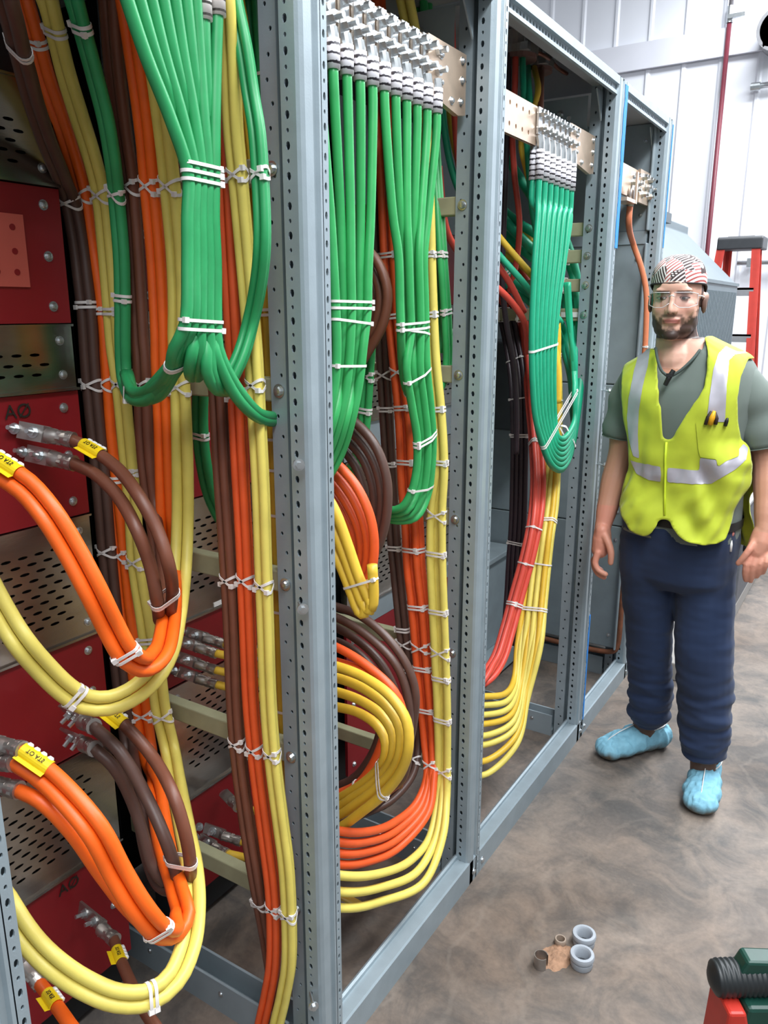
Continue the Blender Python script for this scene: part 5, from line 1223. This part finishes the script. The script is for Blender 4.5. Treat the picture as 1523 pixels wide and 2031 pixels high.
# tee shirt
SKP = [(1290,640),(1303,690),(1306,720),(1313,738),(1328,747),(1345,738),(1372,715),(1392,690),(1399,660),(1396,640)]
def keep_shirt(p, phi, z):
    if abs(phi) < 1.7: return not inside(SKP, *proj(p)) and z < 1.49
    return z < 1.485
M['shirt'] = mat('grey_green_cotton', (104,114,108), .85, 0, .06, 12, .06, 700, sheen=.1)
V2, F2 = sheet(lambda z, p: torso(z, p, .004 + folds(z, p, .002)), keep_shirt, 160, [.90 + i*.006 for i in range(int((1.49-.90)/.006))])
shb = MB(); shb.add(V2, F2)
def sleeve(pts):
    P = [p for p, r in pts]; R = [r for p, r in pts]; Q = catmull(P, .012); rr = [R[0] + (R[-1]-R[0])*i/(len(Q)-1) + .004*math.sin(i*.9) for i in range(len(Q))]
    shb.tube(Q, rr, 22, caps=False); shb.tube([Q[-1], Q[-1]*1.0 + (Q[-1]-Q[-2])*.2], [rr[-1]*1.03, rr[-1]*1.03], 22, caps=False)
sleeve([(atm(1285,738,-.05), .060), (atm(1258,765,-.07), .068), (atm(1240,820,-.075), .062), (atm(1231,866,-.076), .060)])
sleeve([(atm(1445,742,.02), .050), (atm(1482,768,.05), .062), (atm(1505,830,.055), .064), (atm(1515,884,.058), .066)])
sh = shb.build('t_shirt', M['shirt'], man, smooth=True); sm = sh.modifiers.new('t', 'SOLIDIFY'); sm.thickness = .002; sm.offset = 1
m = MB(); m.tube(catmull([atm(x, y, b) for x, y, b in ((1300,690,.075),(1306,720,.112),(1314,738,.122),(1328,746,.122),(1345,738,.12),(1372,714,.105),(1388,694,.080))], .008), .0045, 8); m.build('collar', mat('collar_rib', (70,80,76), .9), sh, smooth=True)
m = MB(); m.tube([atm(1336,734,.135), atm(1326,750,.138), atm(1319,764,.136)], [.007,.008,.0065], 8); m.obox(atm(1327,744,.142), MA*.009, MBv*.004, Vector((0,0,.005))); m.build('lapel_clip', mat('black_clip', (28,28,28), .5), sh)
# tools in the chest pocket
pp = empty('pocket_knife', atm(1411,826,.16)); pp.name = 'pocket_tool'; WL[pp.name] = atm(1411,826,.16)
tag(pp, 'yellow and black cutter sticking out of the vest pocket', 'tool')
m = MB(); m.tube([on_vest(1408,842,.010), on_vest(1412,828,.012), on_vest(1417,815,.012)], [.008,.009,.004], 8); m.build('handle', mat('cutter_yellow', (232,168,24), .5), pp, smooth=True)
m = MB(); m.tube([on_vest(1399,842,.008), on_vest(1404,828,.009), on_vest(1411,816,.009)], [.005,.006,.004], 8); m.tube([on_vest(1419,842,.008), on_vest(1421,830,.009), on_vest(1419,818,.009)], [.005,.006,.003], 8); m.build('grip', mat('cutter_black', (50,36,32), .6), pp, smooth=True)
m = MB(); m.tube([on_vest(1438,845,.008), on_vest(1441,835,.009), on_vest(1443,829,.009)], [.0055,.0055,.003], 8); tag(m.build('pen', mat('black_pen', (30,30,30), .4), smooth=True), 'black pen tip peeking out of the vest pocket', 'pen')
# jeans
jb = MB()
JR = [(1290,1062,-.01,.100), (1287,1110,-.01,.098), (1287,1160,-.02,.090), (1287,1270,-.06,.078), (1288,1350,-.10,.077), (1287,1400,-.13,.075), (1284,1424,-.15,.066)]
JL = [(1396,1062,.0,.104), (1397,1110,.01,.100), (1397,1170,.015,.095), (1396,1290,.03,.091), (1398,1370,.028,.089), (1397,1450,.03,.083), (1395,1496,.03,.071)]
for lg in (JR, JL): limb(jb, [(atm(x,y,b), r) for x, y, b, r in lg], 20, cap=False)
zz = [.70, .76, .82, .88, .93, .97]; n = 26
vs = [torso(max(z,.72), 2*math.pi*i/n, .006 if z > .75 else -.02) for z in zz for i in range(n)]
jb.add(vs, [(j*n+i, j*n+(i+1)%n, (j+1)*n+(i+1)%n, (j+1)*n+i) for j in range(len(zz)-1) for i in range(n)] + [tuple(range(n))[::-1], tuple((len(zz)-1)*n+i for i in range(n))])
jv, jf = remeshed(jb, .006, 10, .5)
ctr = [(atm(x,y,b)) for x,y,b,r in JR] + [(atm(x,y,b)) for x,y,b,r in JL]
for i, v in enumerate(jv):                                         # crumpled denim, strongest above the hems
    c = min(ctr, key=lambda q: (q - v).length_squared); o = Vector((v.x-c.x, v.y-c.y, 0)); o = o.normalized() if o.length > 1e-4 else o
    lowk = smooth_(.52, .22, v.z); a = .003 + .010*lowk
    jv[i] = v + o*(a*(noise.noise((v.x*7, v.y*7, v.z*26)) + .6*noise.noise((v.x*15+4, v.y*15, v.z*48))) + .004*noise.noise((v.x*9, v.y*9, v.z*9)))
def denim():
    m = mat('dark_denim', (26,44,76), .85, 0, .22, 5, .10, 900, sheen=.08); nt = m.node_tree; return m
M['denim'] = denim()
jeans = mesh_part('jeans', jv, jf, M['denim'], man)
# belt
m = MB(); n = 40; vs = []
for z in (.945, .972):
    for i in range(n): vs.append(torso(z, 2*math.pi*i/n, .012))
m.add(vs, [(i, (i+1)%n, n+(i+1)%n, n+i) for i in range(n)]); m.build('belt', mat('black_belt', (26,24,24), .5), jeans, smooth=True)
# keys and white clip at the hip pocket
hk = MB(); hk.tube([atm(1449,1066,.09), atm(1450,1080,.10), atm(1449,1094,.10)], [.004,.0045,.0035], 8); tag(hk.build('pocket_clip', M['white'], smooth=True), 'white plastic clip hanging from the jeans pocket', 'clip')
hk = MB(); blob(hk, atm(1449,1058,.09), (.011,.008,.011)); tag(hk.build('key_fob', mat('red_fob', (190,120,112), .5), smooth=True), 'small red and white fob above the clip at the jeans pocket', 'key fob')
# shoe covers
M['cover'] = mat('blue_shoe_cover', (128,184,206), .7, 0, .08, 40, .25, 120)
def cover_material():
    m = M['cover']; nt = m.node_tree; b = nt.nodes['Principled BSDF']; src = b.inputs['Base Color'].links[0].from_socket
    tc = nt.nodes.new('ShaderNodeTexCoord'); sp = nt.nodes.new('ShaderNodeSeparateXYZ'); nt.links.new(tc.outputs['Object'], sp.inputs[0])
    nn = nt.nodes.new('ShaderNodeTexNoise'); nn.inputs['Scale'].default_value = 26; nt.links.new(tc.outputs['Object'], nn.inputs['Vector'])
    ad = nt.nodes.new('ShaderNodeMath'); ad.operation = 'MULTIPLY_ADD'; ad.inputs[1].default_value = -.05; nt.links.new(nn.outputs['Fac'], ad.inputs[0]); nt.links.new(sp.outputs[2], ad.inputs[2])
    r = nt.nodes.new('ShaderNodeValToRGB'); r.color_ramp.elements[0].position = .0; r.color_ramp.elements[1].position = 1.0
    mr = nt.nodes.new('ShaderNodeMapRange'); mr.inputs[1].default_value = -.075; mr.inputs[2].default_value = -.045; nt.links.new(ad.outputs[0], mr.inputs[0])
    mx = nt.nodes.new('ShaderNodeMixRGB'); mx.inputs[1].default_value = lin((92,84,70)) + (1,); nt.links.new(mr.outputs[0], mx.inputs[0]); nt.links.new(src, mx.inputs[2]); nt.links.new(mx.outputs[0], b.inputs['Base Color'])
cover_material()
def cover(heel, toe, ankle):
    heel, toe = Vector(heel), Vector(toe); d = (toe-heel).normalized(); L = (toe-heel).length; s = Vector((-d.y, d.x, 0)); m = MB(); U = Vector((0,0,1)); ax = (d, s, U)
    for t, hw, h, ln in ((.13,.047,.054,.055), (.30,.049,.060,.06), (.50,.055,.056,.065), (.70,.062,.047,.065), (.88,.058,.038,.05)):
        c = heel + d*(L*t); c.z = h*.92; blob(m, c, (ln, hw, h), ax, 18, 12)
    c = heel + d*(L*.24); c.z = .075; blob(m, c, (.058,.046,.048), ax, 18, 12)
    v, f = remeshed(m, .0048, 8, .5)
    for i, p in enumerate(v):
        if p.z < .004: p.z = .004 - (.004 - p.z)*.05
        q = p - heel; t = q.dot(d)/L; e = q.dot(s); w = smooth_(.012, .04, p.z)
        p += Vector((noise.noise((t*14, e*90, 1)), noise.noise((t*14, e*90, 5)), .8*noise.noise((t*22, e*60, 9))))*.0065*w
    o = mesh_part('shoe_cover', v, f, M['cover'], man)
    m = MB(); ring = []
    for k in range(21):
        a = 2*math.pi*k/20; ring.append(heel + d*(L*.26 + .066*math.cos(a)) + s*(.047*math.sin(a)) + U*(.108 - .012*math.cos(a)))
    m.tube(ring, .0022, 6); m.tube([heel + d*(L*t) + U*z for t, z in ((.48,.118),(.60,.108),(.74,.096),(.88,.078),(.97,.056))], .0018, 6); m.build('elastic_seam', M['white'], o, smooth=True)
    m = MB(); c = heel + d*(L*.24); c.z = .105; blob(m, c, (.050,.040,.045), ax); m.build('boot_ankle', mat('brown_boot', (96,72,58), .7), man, smooth=True)
f1h = atm(1322,1462,-.25); f1h.z = 0; f1t = at(1192,1500,Z=0)
P0_ = at(1318,1478,Z=0); P1_ = at(1196,1503,Z=0)
cover(P0_, P1_ + (P1_-P0_).normalized()*.01, None)
P0_ = at(1397,1545,Z=0); P1_ = at(1385,1618,Z=0); cover(P0_ + Vector((0,.03,0)), P1_, None)
# ---------------------------------------------------------------- things behind the man
M['encl'] = mat('grey_enclosure', (100,112,118), .5, .1, .05, 6)
pad = MB().box((-2.0, 3.40, 0), (-.53, 6.9, .085)).build('equipment_pad', mat('pale_concrete', (150,146,142), .8, 0, .06, 8), bevel=.006); tag(pad, 'pale concrete pad under the grey enclosure behind the man', 'concrete pad')
en = tag(empty('transformer_enclosure', (-1.3, 4.3, .085)), 'grey transformer enclosure with sloping hood behind the man', 'enclosure')
MB().prism([(-.83,.085),(-.83,1.745),(-1.9,1.745),(-1.9,.085)], lambda u, v, t: Vector((u, t, v)), 3.42, 5.2).build('body', M['encl'], en, bevel=.006)
MB().prism([(-.835,1.747),(-1.14,2.04),(-1.14,2.085),(-1.9,2.085),(-1.9,1.747)], lambda u, v, t: Vector((u, t, v)), 3.42, 5.2).build('hood', M['encl'], en, bevel=.005)
MB().box((-1.15, 3.42, 2.05), (-1.10, 4.6, 2.10)).build('hood_lip', mat('dark_lip', (84,92,98), .6), en)
for k in range(44): MB().box((-.83, 3.46+k*.039, .20), (-.824, 3.475+k*.039, 1.70)).build('panel_rib', M['encl'], en)
MB().box((-.84, 3.42, 1.735), (-.822, 5.2, 1.752)).build('drip_edge', M['encl'], en)
q = at(1482, 1000, Y=4.3)
lb_ = tag(empty('floor_box', (q.x-.2, 4.5, .085)), 'low dark grey box seen between the man\'s arm and hip', 'box')
MB().box((q.x-.22, 4.3, .085), (q.x, 4.75, .62)).build('body', mat('dark_grey_box', (92,94,100), .6), lb_, bevel=.006)
MB().box((q.x-.23, 4.29, .62), (q.x+.01, 4.76, .64)).build('lid', mat('light_lid', (168,168,168), .6), lb_, bevel=.004)
mb = MB(); mb.tube([(q.x, 4.36, .40), (q.x+.03, 4.36, .40)], .028, 14); mb.build('knob', mat('black_knob', (24,24,26), .5), lb_, smooth=True)
# step ladder
ld = tag(empty('step_ladder', (-.9, 5.9, 0)), 'red fibreglass step ladder with black top cap by the white wall', 'ladder')
M['lred'] = mat('red_fibreglass_rail', (206,62,50), .5, 0, .06, 20); M['alu'] = mat('aluminium_step', (176,176,180), .4, .5, .05, 30); M['lcap'] = mat('black_ladder_cap', (62,64,68), .55)
cl = at(1432, 478, Y=5.85); cr = at(1516, 470, Y=5.85); zc = (cl.z+cr.z)/2
xl, xr = cl.x+.015, cr.x-.03
mb = MB(); mb.prism([(5.74,zc-.07),(5.74,zc-.005),(5.755,zc+.01),(5.945,zc+.01),(5.96,zc-.005),(5.96,zc-.07)], lambda u, v, t: Vector((t, u, v)), cl.x-.01, cr.x+.01); mb.build('top_cap', M['lcap'], ld, bevel=.008)
mb = MB(); mb.box((xl+.03, 5.79, zc+.008), (xr-.02, 5.90, zc+.014)); mb.build('cap_tray', mat('cap_tray', (40,42,46), .5), ld)
def rail(xa, ya, xb, yb, w=.07, d=.028):
    a = Vector((xa, ya, zc-.05)); b = Vector((xb, yb, .0)); mb = MB(); ax = (b-a)/2; c = (a+b)/2
    mb.obox(c, Vector((.012,0,0)), Vector((0,w/2,0)), ax); mb.obox(c + Vector((0,-w/2+.004,0)), Vector((.026,0,0)), Vector((0,.004,0)), ax)
    return mb.build('rail', M['lred'], ld)
fl_, fr_ = xl-.10, xr+.17
rail(xl, 5.79, fl_, 5.34); rail(xr, 5.79, fr_, 5.34); rail(xl+.02, 5.92, fl_+.06, 6.42, .05); rail(xr-.01, 5.92, fr_-.10, 6.42, .05)
for k in range(1, 7):
    z = .29*k; t = 1 - z/(zc-.05); y = 5.79 + (5.34-5.79)*t; a = xl + (fl_-xl)*t; b = xr + (fr_-xr)*t
    mb = MB(); mb.box((a, y-.04, z-.012), (b, y+.04, z)); mb.box((a, y-.04, z-.05), (b, y-.034, z)); mb.build('step', M['alu'], ld)
    yr2 = 5.92 + (6.42-5.92)*t
    if k % 2 == 0: MB().box((xl+.02+(fl_-xl+.04)*t, yr2-.012, z-.02), (xr-.01+(fr_-.09-xr)*t, yr2+.012, z+.01)).build('rear_brace', M['alu'], ld)
for xx, xx2 in ((xl, fl_), (xr, fr_)):
    t = .42; z = (zc-.05)*(1-t); X1 = xx + (xx2-xx)*t; MB().beam((X1, 5.79-.45*t, z), (X1-.02, 5.92+.5*t, z), .004, .025).build('spreader', M['alu'], ld)
# wall services
YW = WALLY - .06
a = at(1447, 40, Y=YW); b = at(1402, 500, Y=YW)
pw = tag(empty('sprinkler_pipe', (a.x, YW, .3)), 'thin dark red pipe running up the white wall', 'pipe')
MB().tube([(a.x, YW, .2), (a.x, YW, a.z)], .019, 12).build('red_pipe', mat('dark_red_pipe', (104,36,50), .5), pw, smooth=True)
MB().tube([(a.x, YW, a.z), (a.x, YW, 5.5)], .018, 12).build('grey_pipe', mat('grey_conduit', (140,136,140), .4, .4), pw, smooth=True)
mb = MB(); mb.tube([(a.x, YW, a.z-.02), (a.x, YW, a.z+.10)], .028, 12); mb.box((a.x-.01, YW-.05, a.z), (a.x+.12, YW-.02, a.z+.03)); mb.build('coupling', M['zinc'], pw)
c = at(1548, 62, Y=WALLY-.2); wf = tag(empty('wall_fan', c), 'grey round fan housing cut by the right edge of the picture', 'fan')
MB().tube([c + Vector((0,.12,0)), c + Vector((0,-.10,0)), c + Vector((0,-.10,0)), c + Vector((0,.05,0))], [.16,.16,.135,.13], 28, caps=True).build('housing', mat('fan_grey', (120,120,124), .5), wf, smooth=False)
MB().tube([c + Vector((0,.02,0)), c + Vector((0,-.05,0))], [.04,.03], 16).build('hub', mat('fan_dark', (58,58,62), .5), wf, smooth=True)
for k in range(5):
    an = k*2*math.pi/5; u = Vector((math.cos(an),0,math.sin(an))); v = Vector((-math.sin(an),.35,math.cos(an))).normalized(); mb = MB(); mb.obox(c + u*.075 + Vector((0,.0,0)), u*.042, v*.03, u.cross(v)*.004); mb.build('blade', mat('fan_blade', (84,84,90), .5), wf)
mb = MB(); mb.tube([c + Vector((0,.1,0)), c + Vector((0,.19,0))], .05, 12); mb.build('mount', M['zinc'], wf)
p = at(1497, 172, Y=YW); mb = MB(); mb.tube([p, p + Vector((.6,0,.02))], .022, 10); o = mb.build('conduit', M['zinc'], smooth=True); tag(o, 'short steel conduit end high on the wall at right', 'conduit'); MB().tube([p + Vector((-.03,0,0)), p + Vector((.04,0,0))], .032, 12).build('coupling', M['zinc'], o)
p = at(1462, 522, Y=YW); mb = MB(); mb.tube([p, p + Vector((.8,0,.0))], .02, 10); o = mb.build('conduit', M['zinc'], smooth=True); tag(o, 'steel conduit running along the wall behind the ladder', 'conduit'); MB().box((p.x+.08, YW-.04, p.z-.035), (p.x+.14, YW+.03, p.z+.035)).build('clamp', M['zinc'], o)
MB().box((p.x+.3, YW-.04, p.z-.04), (p.x+.36, YW+.03, p.z+.04)).build('clamp', M['zinc'], o)
# ---------------------------------------------------------------- small things on the floor
M['pvc'] = mat('grey_pvc', (158,164,172), .5, 0, .05, 40); M['pvc_in'] = mat('dark_bore', (60,62,66), .6)
def lathe(prof, c, n=22):
    mb = MB(); vs = [Vector((c[0] + r*math.cos(2*math.pi*i/n), c[1] + r*math.sin(2*math.pi*i/n), c[2] + z)) for r, z in prof for i in range(n)]
    m = len(prof); mb.add(vs, [(j*n+i, j*n+(i+1)%n, ((j+1)%m)*n+(i+1)%n, ((j+1)%m)*n+i) for j in range(m) for i in range(n)]); return mb
bp_ = [(.026,0),(.028,.004),(.028,.016),(.024,.018),(.024,.021),(.030,.023),(.031,.030),(.029,.036),(.022,.037),(.018,.032),(.018,.002)]
for px, py, lab in ((1157,1873,'grey plastic conduit bushing, the far one of two on the floor'), (1153,1914,'grey plastic conduit bushing, the near one of two on the floor')):
    c = at(px, py, Z=0); o = lathe(bp_, c).build('conduit_bushing', M['pvc']); auto_smooth(o, .7); tag(o, lab, 'bushing', 'loose fittings on the floor')
    MB().tube([Vector(c)+Vector((0,0,.003)), Vector(c)+Vector((0,0,.006))], .0175, 16).build('bore', M['pvc_in'], o)
c = at(1111, 1872, Z=0); o = lathe([(.014,0),(.0155,.003),(.0155,.014),(.014,.017),(.011,.017),(.0105,.012),(.0105,.001)], c, 16).build('ring_fitting', mat('tan_ring', (150,134,120), .5)); auto_smooth(o, .7); tag(o, 'small tan ring fitting behind the sawdust', 'fitting', 'loose fittings on the floor')
c = at(1072, 1916, Z=0); mb = MB(); n = 22; prof = [(.0175,0),(.0175,.034),(.0155,.034),(.0155,0)]
vs = [Vector((c.x + r*math.cos(.5+5.4*i/n), c.y + r*math.sin(.5+5.4*i/n), z)) for r, z in prof for i in range(n+1)]
mb.add(vs, [(j*(n+1)+i, j*(n+1)+i+1, ((j+1)%4)*(n+1)+i+1, ((j+1)%4)*(n+1)+i) for j in range(4) for i in range(n)])
o = mb.build('split_ring', M['lug']); auto_smooth(o, .7); tag(o, 'split grey metal collar standing beside the sawdust', 'collar', 'loose fittings on the floor')
mb = MB(); n = 26; c = at(1102, 1898, Z=0); vs = []; fs = []
for j in range(n):
    for i in range(n):
        u, v = (i/(n-1)-.5)*2, (j/(n-1)-.5)*2; d = math.hypot(u, v); h = max(0, (1-d*d*(1+.8*noise.noise((u*2.2,v*2.2,7)))))*.012*(.5+abs(noise.noise((u*4, v*4, 2)))*1.6)
        vs.append(Vector((c.x + u*.042 + v*.01, c.y + v*.055, h - .0006 + (.0 if d < 1 else -.004))))
mb.add(vs, [(j*n+i, j*n+i+1, (j+1)*n+i+1, (j+1)*n+i) for j in range(n-1) for i in range(n-1)])
tag(mb.build('sawdust', mat('sawdust', (150,116,92), .9, 0, .25, 60, .5, 200), smooth=True), 'little heap of tan sawdust on the concrete', 'sawdust', kind='stuff')
# ---------------------------------------------------------------- tool in the lower right corner
tl = tag(empty('power_tool', at(1470, 1990, D=1.5)), 'dark green tool with black ribbed grip in the lower right corner', 'power tool')
M['grip'] = mat('black_rubber', (30,34,36), .45, 0, .1, 40); M['tgreen'] = mat('dark_green_housing', (18,62,52), .4, 0, .12, 18); M['tred'] = mat('red_housing', (196,52,40), .45, 0, .1, 18)
h0 = at(1412, 1940, D=1.5); hx = RT.copy(); hz = Vector((0,0,1)); hy = hz.cross(hx)
mb = MB(); pts = []; rr = []
for k in range(128):
    t = k/127; pts.append(h0 + hx*(t*.30 - .006) + hz*(.004*math.sin(t*3))); e = min(1, t/.06); base = .033*math.sqrt(max(.02, 1-(1-e)**2)); rr.append(base + (.0016 if k % 4 < 2 else 0))
mb.tube(pts, rr, 22); mb.build('grip', M['grip'], tl, smooth=True)
mb = MB(); mb.prism([(.03,.0),(.055,.055),(.30,.045),(.30,0)], lambda u, v, t: h0 + hx*u + hz*v + hy*t, -.02, .02); mb.build('top_fin', M['tgreen'], tl, bevel=.006)
gz = h0.z
mb = MB(); mb.prism([(.05,-.02),(.30,-.02),(.30,-gz),(.03,-gz),(.035,-.12)], lambda u, v, t: h0 + hx*u + hz*v + hy*t, -.05, .05); mb.build('housing', M['tgreen'], tl, bevel=.008)
mb = MB(); mb.prism([(.012,-.025),(.045,-.025),(.07,-.13),(.06,-gz),(-.004,-gz)], lambda u, v, t: h0 + hx*u + hz*v + hy*t, -.056, .03); mb.build('red_cover', M['tred'], tl, bevel=.006)
mb = MB(); mb.prism([(.10,-.04),(.22,-.04),(.24,-.16),(.11,-.16)], lambda u, v, t: h0 + hx*u + hz*v + hy*t, -.054, -.048); mb.build('side_plate', mat('grey_plate', (52,72,76), .4), tl, bevel=.004)
